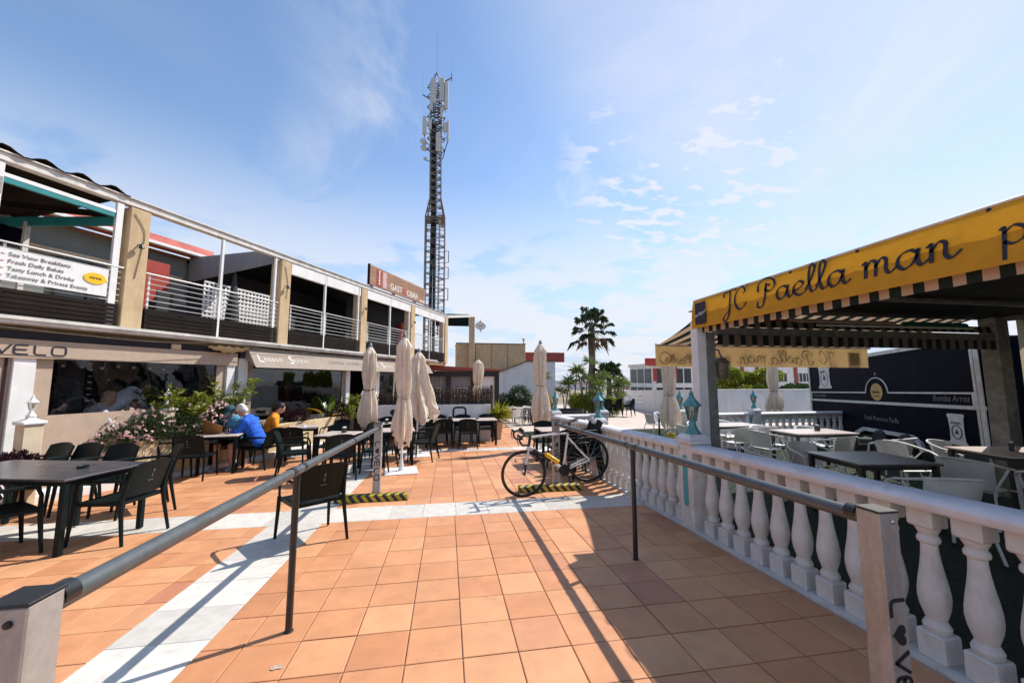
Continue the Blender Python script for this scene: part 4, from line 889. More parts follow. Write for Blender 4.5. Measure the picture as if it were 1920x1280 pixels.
# ------------------------------------------------------------------ closed umbrellas
def umbrella(x, y, H, r_top, r_mid, r_bot, z_tie, z_bot, label, seed, tied=True, skew=0.0, plate=True, mt='fabric', strap='taupe', twist=.6, pole=None):
    rg = random.Random(seed); t = thing('closed_umbrella', label, 'umbrella', (x, y, fz(y)), R(rg.uniform(0, 360)), None)
    nA, nZ = 112, 52; ph = [rg.uniform(0, 6.28) for _ in range(6)]; sk = math.radians(rg.uniform(0, 360))
    def prof(k):      # k 0 top .. 1 bottom
        z = H - .06 - (H - .06 - z_bot) * k; tt = (H - .06 - z_tie) / (H - .06 - z_bot)
        if k < .10: r = .03 + (r_top - .03) * (k / .10) ** .8
        elif k < .13: r = r_top * (1 - .18 * (k - .10) / .03)
        elif k < tt: q = (k - .13) / (tt - .13); r = r_top * .82 + (r_mid - r_top * .82) * math.sin(q * math.pi) ** .7 * .9 + (0 if tied else (r_bot - r_top) * q * .75); r = r * (1 - (.25 * q ** 4 if tied else 0))
        else: q = (k - tt) / (1 - tt); r0 = r_top * .82 * (.75 if tied else 1) + (0 if tied else (r_bot - r_top) * .75); r = r0 + (r_bot - r0) * math.sin(min(1, q * 1.35) * math.pi / 2) * (1 - .35 * max(0, q - .75) / .25)
        return z, r
    def pt(a, b):
        z, r = prof(b); th = a * 2 * math.pi + twist * b
        fold = .24 * math.cos(8 * th + ph[0] + 1.2 * math.sin(3 * b + ph[4])) + .13 * math.cos(5 * th + ph[1] + 6 * b) + .10 * math.cos(13 * th + ph[2] - 4 * b) + .06 * math.cos(21 * th + 9 * b) + .05 * math.sin(3 * th + 11 * b + ph[3])
        amp = min(1, b / .10) if b < .10 else 1.0
        r *= 1 + fold * amp * (1.0 if b > .13 else .5)
        zz = z + (.09 * math.sin(4 * th + ph[3]) + .05 * math.sin(9 * th + ph[5])) * max(0, (b - .7) / .3) ** 2
        return (r * math.cos(th) + skew * max(0, b - .3) * math.cos(sk), r * math.sin(th) + skew * max(0, b - .3) * math.sin(sk), zz)
    m = MB(); m.grid(nA, nZ, pt); m.build('canopy', M[mt], t, angle=60, fix=False)
    m = MB(); m.tube([(0, 0, .02), (0, 0, H)], .024, 10); m.build('pole', M['whitealu'], t)
    m = MB(); m.lathe([(.05, -.04), (.045, .0), (.02, .05), (.008, .07)], 12, (0, 0, H - .03)); m.build('finial', M['greymetal'], t)
    if plate:
        m = MB(); m.box((0, 0, .014), (.62, .62, .028), -R(math.degrees(t.rotation_euler[2])) + R(8), .006); m.build('base_plate', M['white'], t)
        m = MB(); m.lathe([(.05, .028), (.05, .06), (.035, .2), (.03, .26)], 12); m.build('socket', M['whitealu'], t)
    if tied:
        z, r = z_tie, r_top * .66
        m = MB(); m.tube([((r + .015 + .012 * math.cos(8 * a)) * math.cos(a), (r + .015 + .012 * math.cos(8 * a)) * math.sin(a), z + .02 * math.sin(a)) for a in np.linspace(0, 2 * math.pi, 36, endpoint=False)], .012, 6, closed=True); m.build('strap', M[strap], t)
    return t
umbrella(-.87, 8.03, 2.72, .150, .125, .165, 1.45, .60, 'tallest closed cream umbrella on a white square base plate', 1)
umbrella(-1.97, 10.35, 2.78, .155, .145, .20, 1.62, .72, 'closed cream umbrella tied with a black strap', 2, strap='black')
umbrella(-.72, 9.95, 2.62, .15, .16, .37, 1.3, .90, 'loosely closed cream umbrella flaring out without a strap', 3, tied=False, skew=.15)
umbrella(2.50, 10.25, 2.92, .155, .15, .22, 1.70, .72, 'closed cream umbrella with ragged hem beside the far balustrade corner', 4)
umbrella(1.40, 18.0, 3.10, .21, .2, .2, 1.9, 1.2, 'small far closed cream umbrella behind the brush fence', 5)
umbrella(5.52, 9.0, 2.75, .15, .145, .21, 1.45, .68, 'closed cream umbrella in a yellow stand on the turf', 6, plate=False)
umbrella(9.75, 13.5, 2.8, .17, .15, .22, 1.4, .8, 'closed cream umbrella on the turf just behind the pergola post', 7, plate=False)
umbrella(13.1, 13.8, 2.8, .18, .16, .26, 1.5, .75, 'closed cream umbrella between the hedge and the navy trailer', 8, plate=False)
um = thing('umbrella_stand', 'yellow umbrella stand on the turf', 'umbrella stand', (5.52, 9.0, fz(9)))
m = MB(); m.lathe([(.24, -.02), (.24, .10), (.10, .14), (.09, .5), (.035, .52)], 14); m.build('drum', M['yellowpaint'], um)

# ------------------------------------------------------------------ handrails with lettered posts
def lettered_post(t, x, y, h, wx=.105, wy=.105, text=True, size=.075, at=.76):
    b = fz(y); m = MB(); m.box((x, y, b + h / 2 - .01), (wx, wy, h + .02), 0, .004); p = m.build('post', M['steel'], t)
    m = MB(); m.box((x, y, b + h + .004), (wx + .006, wy + .006, .008), 0, .002); m.build('cap', M['black'], p)
    if text:
        T = Matrix.Translation((x - .032, y - wy / 2 - .0005, b + h * at)) @ Matrix(((0, 1, 0, 0), (0, 0, -1, 0), (-1, 0, 0, 0), (0, 0, 0, 1)))
        lb, w = velo_strokes('L@VELO', .066, .013, T); lb.build('lettering', M['black'], p)
    return p
def handrail(name, x, ys, label):
    t = thing(name, label, 'handrail', (0, 0, 0)); yn, ym, yf = ys
    RH = 1.025
    lettered_post(t, x, yn, 1.06, .092, .092, at=.69); lettered_post(t, x, yf, 1.09)
    m = MB(); m.tube([(x, yn + .05, fz(yn) + RH - .01), (x, ym, fz(ym) + RH), (x, yf - .05, fz(yf) + RH)], .030, 14); m.build('rail', M['railmetal'], t)
    for yy in (yn + .09, ym - .09, ym + .10, yf - .09, (ym + yf) / 2):
        m = MB(); m.tube([(x, yy - .022, fz(yy - .022) + RH), (x, yy + .022, fz(yy + .022) + RH)], .0335, 14); m.build('sleeve', M['darkmetal'], t)
    m = MB(); m.tube([(x, ym, fz(ym) - .01), (x, ym, fz(ym) + RH)], .022, 12); m.lathe([(.03, -.01), (.03, .004), (.023, .008)], 12, (x, ym, fz(ym))); m.build('middle_post', M['darkmetal'], t)
    for yy in (yn, yf):
        m = MB(); m.lathe([(.009, 0), (.009, .005), (.005, .007)], 8, M=Matrix.Translation((x + .012, yy - (.046 if yy == yn else .0525), fz(yy) + RH)) @ Matrix.Rotation(R(90), 4, 'X')); m.build('bolt', M['black' if x < 0 else 'chrome'], t)
    return t
handrail('left_handrail', -1.0, (1.17, 2.90, 6.08), 'steel handrail with lettered posts beside the single chair on the marble band')
handrail('right_handrail', 1.755, (1.38, 3.52, 6.18), 'steel handrail with lettered posts between the paving and the white balustrade')
def bumpermat():
    m = mat('hazard_stripes', (.5, .4, .03), .6, .2, 20); nt = m.node_tree; N = nt.nodes; L = nt.links
    tc = N.new('ShaderNodeTexCoord'); sp = N.new('ShaderNodeSeparateXYZ'); L.new(tc.outputs['Object'], sp.inputs[0])
    a = N.new('ShaderNodeMath'); a.operation = 'ADD'; L.new(sp.outputs[0], a.inputs[0]); L.new(sp.outputs[2], a.inputs[1])
    a2 = N.new('ShaderNodeMath'); a2.operation = 'SUBTRACT'; L.new(a.outputs[0], a2.inputs[0]); L.new(sp.outputs[1], a2.inputs[1])
    mu = N.new('ShaderNodeMath'); mu.operation = 'MULTIPLY'; mu.inputs[1].default_value = 8.6; L.new(a2.outputs[0], mu.inputs[0])
    fr = N.new('ShaderNodeMath'); fr.operation = 'FRACT'; L.new(mu.outputs[0], fr.inputs[0]); gt = N.new('ShaderNodeMath'); gt.operation = 'GREATER_THAN'; gt.inputs[1].default_value = .5; L.new(fr.outputs[0], gt.inputs[0])
    src = N['Principled BSDF'].inputs['Base Color'].links[0].from_socket
    mx = N.new('ShaderNodeMix'); mx.data_type = 'RGBA'; L.new(gt.outputs[0], mx.inputs['Factor']); L.new(src, mx.inputs['A']); mx.inputs['B'].default_value = (.018, .018, .018, 1); L.new(mx.outputs['Result'], N['Principled BSDF'].inputs['Base Color']); return m
BM = bumpermat()
for x, y, l in ((-1.05, 6.00, 'yellow and black wheel stop at the foot of the left lettered post'), (1.62, 6.08, 'yellow and black wheel stop under the parked bicycle')):
    t = thing('wheel_stop', l, 'wheel stop', (x, y, fz(y)), 0, 'hazard striped wheel stops')
    m = MB(); m.prism([(-.50, -.075, -.01), (-.50, .075, -.01), (-.50, .06, .085), (-.50, .03, .10), (-.50, -.03, .10), (-.50, -.06, .085)], (1.0, 0, 0)); m.build('block', BM, t)

# ------------------------------------------------------------------ white balustrade and turquoise lanterns
bal = MB(); bal.box((0, 0, .075), (.135, .135, .15), 0, .01); bal.box((0, 0, .795), (.13, .13, .13), 0, .01)
bal.lathe([(.05, .14), (.058, .155), (.062, .18), (.052, .20), (.044, .215), (.05, .235), (.064, .28), (.071, .33), (.070, .37), (.062, .43), (.050, .50), (.042, .56), (.038, .61), (.038, .635), (.050, .645), (.053, .66), (.048, .675), (.040, .685), (.046, .70), (.056, .72), (.056, .74)], 18)
bal_me = bal.mesh('baluster', M['balust'], angle=28)
def newel(t, x, y, inset=(1, 0)):
    b = fz(y); m = MB(); m.box((x, y, b + .47), (.235, .235, .96), 0, .012); nw = m.build('newel', M['balust'], t)
    m = MB(); m.box((x, y, b + .975), (.275, .275, .05), 0, .012); m.lathe([(.19, .0), (.15, .045), (.13, .055)], 4, (x, y, b + 1.0), rot=R(45)); m.build('cap', M['railtop'], nw)
    for dx, dy in ((-1, 0), (1, 0), (0, -1), (0, 1)):
        # recessed panel with rounded ends, turquoise on the side faces
        if (dx, dy) in ((-1, 0), (1, 0)): mt = 'turqinset'
        else: mt = 'balust'
        pts = [(.045 * math.cos(a), .62 + .16 + .045 * math.sin(a)) for a in np.linspace(0, math.pi, 9)] + [(.045 * math.cos(a), .30 + .045 * math.sin(a)) for a in np.linspace(math.pi, 2 * math.pi, 9)]
        vs = [(x + dx * .1178 + (-dy) * p, y + dy * .1178 + dx * p, b + q) for p, q in pts]
        m = MB(); m.prism(vs, (dx * .003, dy * .003, 0)); m.build('inset_panel', M[mt], nw)
    return nw
def balustrade(label, a, b, newels, n=None, step=.212, first=None, cat='balustrade'):
    """straight run from a to b (x, y); newels at the given points"""
    t = thing('balustrade', label, cat, (0, 0, 0)); a = Vector(a); b = Vector(b); d = (b - a); L = d.length; d.normalize(); nv = Vector((-d.y, d.x))
    def P(s, o, z): p = a + d * s + nv * o; return (p.x, p.y, fz(p.y) + z)
    sec = [(-.105, .86), (.105, .86), (.115, .875), (.115, .905), (.095, .93), (.05, .945), (-.05, .945), (-.095, .93), (-.115, .905), (-.115, .875)]
    m = MB(); k = 8; vs = [P(L * i / k, o, z) for i in range(k + 1) for o, z in sec]; q = len(sec)
    fs = [(i * q + j, i * q + (j + 1) % q, (i + 1) * q + (j + 1) % q, (i + 1) * q + j) for i in range(k) for j in range(q)] + [tuple(range(q)), tuple(range(k * q, k * q + q))]
    m.add(vs, fs); m.build('rail', M['railtop'], t)
    m = MB(); sec = [(-.10, -.03), (.10, -.03), (.10, .022), (-.10, .022)]; vs = [P(L * i / k, o, z) for i in range(k + 1) for o, z in sec]; q = 4
    m.add(vs, [(i * q + j, i * q + (j + 1) % q, (i + 1) * q + (j + 1) % q, (i + 1) * q + j) for i in range(k) for j in range(q)] + [(0, 1, 2, 3), tuple(range(k * q, k * q + q))]); m.build('base_course', M['balust'], t)
    s = first if first is not None else step * .9
    while s < L - .1:
        p = a + d * s
        if all((Vector(nw) - p).length > .17 for nw in newels): link('baluster', bal_me, t, (p.x, p.y, fz(p.y) + .018), (0, 0, math.atan2(d.y, d.x) + random.uniform(-.02, .02)))
        s += step
    for nw in newels: newel(t, *nw)
    return t
BX = 2.82
balustrade('white balustrade run nearest the paving, under the yellow awning', (BX, -1.2), (BX, 4.14), [(BX, 4.14)], first=.165, step=.2125)
balustrade('white balustrade run beside the parked bicycle', (BX, 4.27), (BX, 6.99), [(BX, 6.99)], first=.12)
balustrade('white balustrade run with the stacked chairs', (BX, 7.12), (BX, 9.93), [(BX, 9.93)])
balustrade('short white balustrade run across the end of the terrace', (BX + .13, 9.93), (4.12, 9.93), [(4.12, 9.93)])
balustrade('far white balustrade run between the pergola post and the trailer', (6.2, 9.6), (12.0, 9.6), [(8.45, 9.6), (6.2, 9.6)])
def make_lantern(mt, name, label):
    t = thing(name, label, 'lantern'); n = 6
    m = MB(); m.lathe([(.105, 0), (.10, .02), (.065, .06), (.045, .11), (.040, .15), (.06, .165), (.06, .18)], n); m.build('base', M[mt], t)
    m = MB(); m.lathe([(.052, .18), (.082, .34)], n); m.build('glass', M['lampglass'], t)
    m = MB()
    for k in range(n):
        a = 2 * math.pi * k / n; m.tube([(.056 * math.cos(a), .056 * math.sin(a), .18), (.086 * math.cos(a), .086 * math.sin(a), .34)], .007, 5)
    m.build('cage', M[mt], t)
    m = MB(); m.lathe([(.12, .335), (.125, .345), (.07, .41), (.045, .435), (.04, .45)], n); m.build('roof', M[mt], t)
    m = MB(); m.lathe([(.04, .45), (.028, .475), (.035, .49), (.012, .52), (.004, .56)], 8); m.build('finial', M[mt], t)
    m = MB(); m.lathe([(.018, .18), (.02, .26), (.008, .30)], 8); m.build('bulb', M['bone'], t)
    return t
LN = make_lantern('turq', 'turquoise_lantern', ''); LNU = []
for x, y, l in ((BX, 4.14, 'turquoise lantern on the newel in front of the white pergola post'), (BX, 6.99, 'turquoise lantern on the balustrade newel beside the stacked chairs'), (BX, 9.93, 'turquoise lantern on the corner newel by the ragged umbrella'), (4.12, 9.93, 'turquoise lantern on the end newel of the short balustrade'), (8.45, 9.6, 'pale turquoise lantern on the far balustrade before the hedge'), (6.2, 9.6, 'turquoise lantern on the far balustrade end behind the pergola post')):
    place(LN, LNU, (x, y, fz(y) + 1.055), R(30), l, 'lanterns on the balustrade newels').scale = (.86, .86, .94)
WL = make_lantern('white', 'white_lantern', ''); WLU = []
def pier(u, yv, top, label, llabel):
    p = F(u, yv); t = thing('lamp_pier', label, 'pier', (p.x, p.y, fz(p.y)), FA); h = top - fz(p.y)
    m = MB(); m.box((0, 0, h / 2 - .03), (.20, .20, h - .02), 0, .01); m.build('shaft', M['beige' if False else 'cream'], t)
    m = MB(); m.box((0, 0, h - .03), (.25, .25, .05), 0, .012); m.lathe([(.14, 0), (.06, .03), (.04, .075)], 4, (0, 0, h - .005), rot=R(45)); m.build('cap', M['white'], t)
    w = place(WL, WLU, (p.x, p.y, top + .06), FA, llabel, 'white lanterns on piers'); w.scale = (.56, .56, .56)
pier(3.42, -.55, .98, 'cream pier before the white pillar of the cafe front', 'white lantern on the cream pier before the cafe front')
pier(5.32, -.22, 1.02, 'cream pier rising behind the pink flowers', 'white lantern above the pink flowering shrub')
pier(10.55, -.62, .85, 'cream pier beside the bar door', 'white lantern beside the bar door')

# ------------------------------------------------------------------ things left on the tables
def on_table(name, label, cat, x, y, build, h=.742, group=None):
    t = thing(name, label, cat, (x, y, fz(y) + h), R(random.uniform(0, 90)), group); build(t); return t
def ashtray(t): m = MB(); m.lathe([(.045, 0), (.055, .025), (.048, .025), (.04, .008)], 16); m.build('bowl', M['black'], t)
def holder(t):
    m = MB(); m.box((0, 0, .05), (.11, .05, .10), 0, .006); b = m.build('case', M['darkmetal'], t)
    m = MB(); m.box((0, 0, .105), (.085, .025, .03)); m.build('napkins', M['white'], b)
def glass_(t): m = MB(); m.lathe([(.028, 0), (.034, .12), (.032, .12), (.026, .01)], 14); m.build('tumbler', M['pane'], t); 
def cup(t): m = MB(); m.lathe([(.06, 0), (.065, .01), (.03, .012), (.036, .06), (.032, .06), (.025, .02)], 16); m.build('cup', M['white'], t)
for x, y, f, n, l, c in ((-2.05, 8.40, holder, 'napkin_holder', 'black napkin holder on the pale table nearest the handrail', 'napkin holder'), (-3.40, 10.15, cup, 'coffee_cup', 'white coffee cup on the table of the man in orange', 'cup'), (-4.30, 8.60, glass_, 'drinking_glass', 'clear glass on the table of the two men in blue', 'glass'),
        (-4.25, 8.86, cup, 'coffee_cup', 'white coffee cup beside the men in blue', 'cup'), (-3.95, 5.08, ashtray, 'ashtray', 'black ashtray on the right dark table', 'ashtray'), (.1, 11.75, holder, 'napkin_holder', 'black napkin holder on the long table before the painted wall', 'napkin holder'), (.9, 11.72, ashtray, 'ashtray', 'black ashtray on the long table before the painted wall', 'ashtray'),
        (-1.55, 10.62, holder, 'napkin_holder', 'black napkin holder on the table under the strapped umbrella', 'napkin holder')): on_table(n, l, c, x, y, f)
for x, y, f, n, l, c in ((7.35, 6.75, holder, 'napkin_holder', 'black napkin holder on the sunlit bistro table', 'napkin holder'), (7.4, 4.05, holder, 'napkin_holder', 'black napkin holder on the table by the striped curtain', 'napkin holder')): on_table(n, l, c, x, y, f)
# ------------------------------------------------------------------ road bicycle hung by its saddle on the rail (x runs from front wheel to rear wheel)
def bicycle():
    t = thing('road_bicycle', 'white and black road bicycle hung by its saddle on the right handrail', 'bicycle', (1.20, 5.80, fz(5.80)), R(1.5))
    t.rotation_euler = (R(3), R(-9.5), R(1.5))
    WR = .345; A = (0, 0, WR); B = (1.03, 0, WR); BB = (.615, 0, .28); ST = (.775, 0, .80); HT = (.185, 0, .875); HB = (.135, 0, .725)
    for c, nm in ((A, 'front_wheel'), (B, 'rear_wheel')):
        ring = lambda r: [(c[0] + r * math.cos(a), 0, c[2] + r * math.sin(a)) for a in np.linspace(0, 2 * math.pi, 48, endpoint=False)]
        m = MB(); m.tube(ring(WR - .013), .0135, 8, closed=True); w = m.build(nm, M['tyre'], t)
        m = MB(); m.tube(ring(WR - .036), .013, 6, closed=True, sq=.7); m.build('rim', M['black'], w)
        m = MB()
        for k in range(20):
            a = 2 * math.pi * k / 20; s = (-1) ** k
            m.tube([(c[0] + .02 * math.cos(a + s * .9), s * .025, c[2] + .02 * math.sin(a + s * .9)), (c[0] + (WR - .045) * math.cos(a), 0, c[2] + (WR - .045) * math.sin(a))], .0012, 4)
        m.build('spokes', M['chrome'], w)
        m = MB(); m.tube([(c[0], -.05, c[2]), (c[0], .05, c[2])], .017, 10); m.build('hub', M['black'], w)
    P = lambda a, b, k: tuple(a[i] + (b[i] - a[i]) * k for i in range(3))
    m = MB(); m.tube([P(HT, HB, .15), P(HT, ST, .5), ST], [.020, .017, .015], 10); m.build('top_tube', M['bikewhite'], t)
    m = MB(); m.tube([HB, P(HB, BB, .5), BB], [.023, .025, .024], 10); dt = m.build('down_tube', M['bikewhite'], t)
    m = MB(); m.tube([P(HB, BB, .12), P(HB, BB, .62)], .0262, 10); m.build('decal', M['black'], dt)
    m = MB(); m.tube([P(HB, BB, .66), P(HB, BB, .74)], .0266, 10); m.build('decal', M['bikered'], dt)
    m = MB(); m.tube([BB, ST], [.019, .016], 10); m.build('seat_tube', M['bikewhite'], t)
    m = MB(); m.tube([HT, HB], .022, 10); m.build('head_tube', M['black'], t)
    for s in (-1, 1):
        m = MB(); m.tube([(BB[0] + .03, s * .03, BB[2]), (B[0], s * .06, B[2])], [.013, .010], 8); m.build('chain_stay', M['bikewhite'], t)
        m = MB(); m.tube([(ST[0] - .015, s * .015, ST[2] - .06), (B[0], s * .06, B[2])], [.010, .009], 8); m.build('seat_stay', M['bikewhite'], t)
        m = MB(); m.tube([(HB[0], s * .02, HB[2]), (HB[0] - .035, s * .045, HB[2] - .10), (.012, s * .052, WR + .05), A], [.017, .017, .012, .010], 8); f = m.build('fork_blade', M['bikewhite'], t)
        m = MB(); m.tube([(.042, s * .0525, WR + .14), (.008, s * .052, WR + .02)], .0165, 8); m.build('fork_tip', M['black'], f)
    m = MB(); m.tube([ST, (.825, 0, .965)], .0135, 8); m.build('seat_post', M['black'], t)
    m = MB(); m.grid(10, 8, lambda a, b: (.70 + .27 * a, (b - .5) * (.045 + .10 * max(0, (a - .35) / .65) ** 1.3), .985 + .012 * math.sin(b * math.pi) + .012 * (a - .4) ** 2)); m.grid(10, 8, lambda a, b: (.70 + .27 * a, (b - .5) * (.045 + .10 * max(0, (a - .35) / .65) ** 1.3), .965 - .012 * math.sin(b * math.pi))); m.build('saddle', M['black'], t)
    m = MB(); m.tube([HT, (.175, 0, .915), (.085, 0, .94)], .016, 8); m.build('stem', M['black'], t)
    m = MB()
    for s in (-1, 1): m.tube(catmull([(.085, 0, .94), (.085, s * .10, .94), (.082, s * .20, .94), (.03, s * .212, .942), (-.015, s * .214, .925), (-.028, s * .214, .88), (.0, s * .215, .825), (.06, s * .215, .805), (.11, s * .215, .805)], 4), .0155, 8)
    m.build('drop_bar', M['black'], t)
    for s in (-1, 1):
        m = MB(); m.tube([(-.005, s * .214, .935), (-.035, s * .214, .965), (-.05, s * .214, .975)], [.018, .019, .013], 8); m.tube([(-.04, s * .214, .955), (-.065, s * .216, .90), (-.05, s * .218, .83)], [.009, .007, .005], 6); m.build('brake_hood', M['black'], t)
    m = MB(); m.tube([(.09, .02, .955), (.04, .015, 1.01)], .028, 8); m.build('light', M['black'], t)
    m = MB(); m.lathe([(.082, -.004), (.087, 0), (.082, .004)], 28, M=Matrix.Translation((BB[0], -.055, BB[2])) @ Matrix.Rotation(R(90), 4, 'X')); m.lathe([(.055, -.004), (.06, 0), (.055, .004)], 24, M=Matrix.Translation((BB[0], -.065, BB[2])) @ Matrix.Rotation(R(90), 4, 'X')); m.build('chain_ring', M['black'], t)
    for s, a in ((-1, -70), (1, 110)):
        q = (BB[0] + .165 * math.cos(R(a)), s * .075, BB[2] + .165 * math.sin(R(a)))
        m = MB(); m.bar((BB[0], s * .075, BB[2]), q, .018, .028, up=(0, 1, 0), ch=.003); cr = m.build('crank', M['black'], t)
        m = MB(); m.box((q[0], s * .115, q[2]), (.08, .06, .018), 0, .004); m.build('pedal', M['black'], cr)
    m = MB(); m.tube([(BB[0], -.056, BB[2] + .098), (B[0], -.045, B[2] + .04)], .004, 5); m.tube([(BB[0], -.056, BB[2] - .098), (B[0] - .01, -.045, B[2] - .10), (B[0] + .01, -.045, B[2] - .035)], .004, 5); m.build('chain', M['greymetal'], t)
    m = MB(); m.lathe([(.03, -.004), (.045, 0), (.02, .012)], 16, M=Matrix.Translation((B[0], -.04, B[2])) @ Matrix.Rotation(R(90), 4, 'X')); m.build('cassette', M['greymetal'], t)
    a_, b_ = P(HB, BB, .38), P(HB, BB, .80); off = Vector((.028, 0, .030)); a2 = Vector(a_) + off; b2 = Vector(b_) + off
    bt = thing('water_bottle', 'yellow water bottle in the bicycle frame', 'bottle', tuple(Matrix.LocRotScale(t.location, t.rotation_euler, None) @ b2), 0)
    bt.rotation_euler = t.rotation_euler
    d = (a2 - b2)
    m = MB(); m.tube([d * 0, d * .45, d * .5, d * .55, d * .80], [.037, .037, .032, .037, .036], 14); m.build('flask', M['yellowp'], bt)
    m = MB(); m.tube([d * .80, d * .86, d * .88, d * .98], [.036, .028, .014, .012], 12); m.build('lid', M['yellowp'], bt)
    m = MB(); m.tube([(.40, .0, .55), (.47, -.04, .50), (.53, -.04, .45)], .003, 5); m.tube([(.40, .0, .55), (.47, .04, .50), (.53, .04, .45)], .003, 5); m.build('bottle_cage', M['black'], t)
    m = MB(); m.tube(catmull([(.06, -.1, .95), (.10, -.05, .90), (.15, -.02, .80), (.16, -.025, .76)], 4), .003, 5); m.tube(catmull([(.06, .1, .95), (.0, .06, .9), (.05, .03, .74), (.10, .02, .70)], 4), .003, 5); m.build('cables', M['black'], t)
bicycle()

# ------------------------------------------------------------------ striped pergola with the yellow lettered valance
pg = thing('awning_pergola', 'white and grey steel pergola with a yellow lettered valance and striped awnings', 'pergola', (0, 0, 0))
m = MB(); m.span((3.135, 4.43, fz(4.5) - .02), (3.265, 4.56, 2.30), .006); m.build('post', M['whitealu'], pg)
m = MB(); m.span((3.272, 4.44, fz(4.5) - .02), (3.40, 4.58, 2.16), .004); m.build('post', M['greymetal'], pg)
m = MB(); m.span((3.135, -1.05, 0), (3.265, -.92, 2.30), .006); m.build('post', M['whitealu'], pg)
m = MB(); m.span((8.06, 4.42, fz(4.5) - .02), (8.30, 4.62, 2.55), .006); m.build('post', M['greymetal'], pg)
m = MB(); m.span((8.06, -1.1, 0), (8.30, -.9, 2.55), .006); m.build('post', M['greymetal'], pg)
m = MB(); m.span((3.22, -1.1, 2.32), (3.34, 4.58, 2.44), .006); m.build('front_beam', M['greymetal'], pg)
m = MB(); m.span((3.45, 4.46, 2.135), (8.06, 4.57, 2.235), .006); m.build('cross_beam', M['greymetal'], pg)
m = MB(); m.span((8.1, -.9, 2.45), (8.26, 4.42, 2.57)); m.build('rear_beam', M['greymetal'], pg)
for y in (-.2, 1.0, 2.2, 3.4):
    m = MB(); m.bar((3.35, y, 2.425), (8.1, y, 2.425), .05, .04); m.build('rafter', M['greymetal'], pg)
m = MB(); m.grid(60, 10, lambda a, b: (3.2 + 5.6 * b, -1.6 + 6.28 * a, 2.462 + .02 * b + .010 * math.sin(a * 2 * math.pi * 28))); ro = m.build('roof_sheet', M['darkvinyl'], pg, fix=False)
so = ro.modifiers.new('thick', 'SOLIDIFY'); so.thickness = .01
def yv(a, b): return (3.13 + .035 * b ** 3 + .004 * math.sin(a * 60), -1.15 + 5.66 * a, 2.205 + .365 * b)
m = MB(); m.grid(70, 6, yv); m.poly([(3.132, 4.515, 2.205), (3.42, 4.515, 2.205), (3.42, 4.515, 2.57), (3.165, 4.515, 2.57)]); va = m.build('yellow_valance', M['yellow'], pg)
m = MB(); m.tube([(3.17, -1.15, 2.575), (3.17, 4.51, 2.575)], .012, 6); m.build('valance_bar', M['offwhite'], pg)
TV = Matrix.Translation((3.1275, 0, 2.315)) @ Matrix(((0, 0, -1, 0), (-1, 0, 0, 0), (0, .80, 0, 0), (0, 0, 0, 1)))
for s, y0, xh in (('J', 3.92, .15), ('C', 3.7625, .15), ('Paella', 3.42, .152), ('man', 2.40, .152), ('premium', 1.655, .125), ('Paella', .55, .15)):
    lb, _w = cursive(s, xh, .029 if xh > .13 else .023, TV @ Matrix.Translation((-y0, 0, 0))); lb.build('lettering', M['ink'], va)
m = MB(); m.box((3.120, 4.32, 2.385), (.004, .205, .275)); lg = m.build('brand_panel', M['ink'], va)
link('lettering', text_mesh('SanMiguel', .052, M['bone'], shear=.25, align='CENTER'), lg, (3.114, 4.32, 2.36), (R(90), 0, R(-90))).rotation_euler = (R(90), R(-12), R(-90))
for y in (3.75, 3.05, 2.45, 1.7):
    m = MB(); m.lathe([(.012, -.004), (.012, .004)], 10, M=Matrix.Translation((3.158, y, 2.555)) @ Matrix.Rotation(R(90), 4, 'Y')); m.build('eyelet', M['black'], va)
def scallop(mb, f, n):
    mb.grid(n, 4, f)
m = MB(); m.grid(160, 4, lambda a, b: (3.20 + .006 * math.sin(a * 150), -1.1 + 5.5 * a, 2.145 + .10 * b)); sv = m.build('striped_valance', stripemat('valance_stripes', (.62, .42, .28), (.010, .022, .020), 7.0, 1), pg)
SX = stripemat('shaded_valance_stripes_x', (.16, .13, .10), (.004, .008, .008), 6.0, 0, .5, .02)  # stripe colours darkened to paint in the pergola shade
m = MB(); m.grid(120, 4, lambda a, b: (3.42 + 4.6 * a, 4.42 + .006 * math.sin(a * 150), 1.995 + .135 * b)); m.build('striped_valance', SX, pg)
m = MB(); m.grid(120, 4, lambda a, b: (3.42 + 4.6 * a, 4.44 + .02 * b, 2.24 + .10 * b)); m.build('striped_valance', SX, pg)
m = MB(); m.tube([(4.6, 4.50, 2.34), (6.3, 4.50, 2.34)], .045, 10); m.build('roller_tube', M['beige'], pg)
m = MB(); m.tube([(6.5, 4.50, 2.34), (7.6, 4.50, 2.34)], .05, 10); m.build('green_roll', M['greenfab'], pg)
m = MB(); m.span((4.1, 4.47, 2.30), (4.55, 4.53, 2.37)); m.build('red_box', M['red'], pg)
m = MB(); m.tube([(4.8, 4.3, 2.27), (7.4, 4.3, 2.28)], .014, 8); m.build('lamp_tube', M['offwhite'], pg)
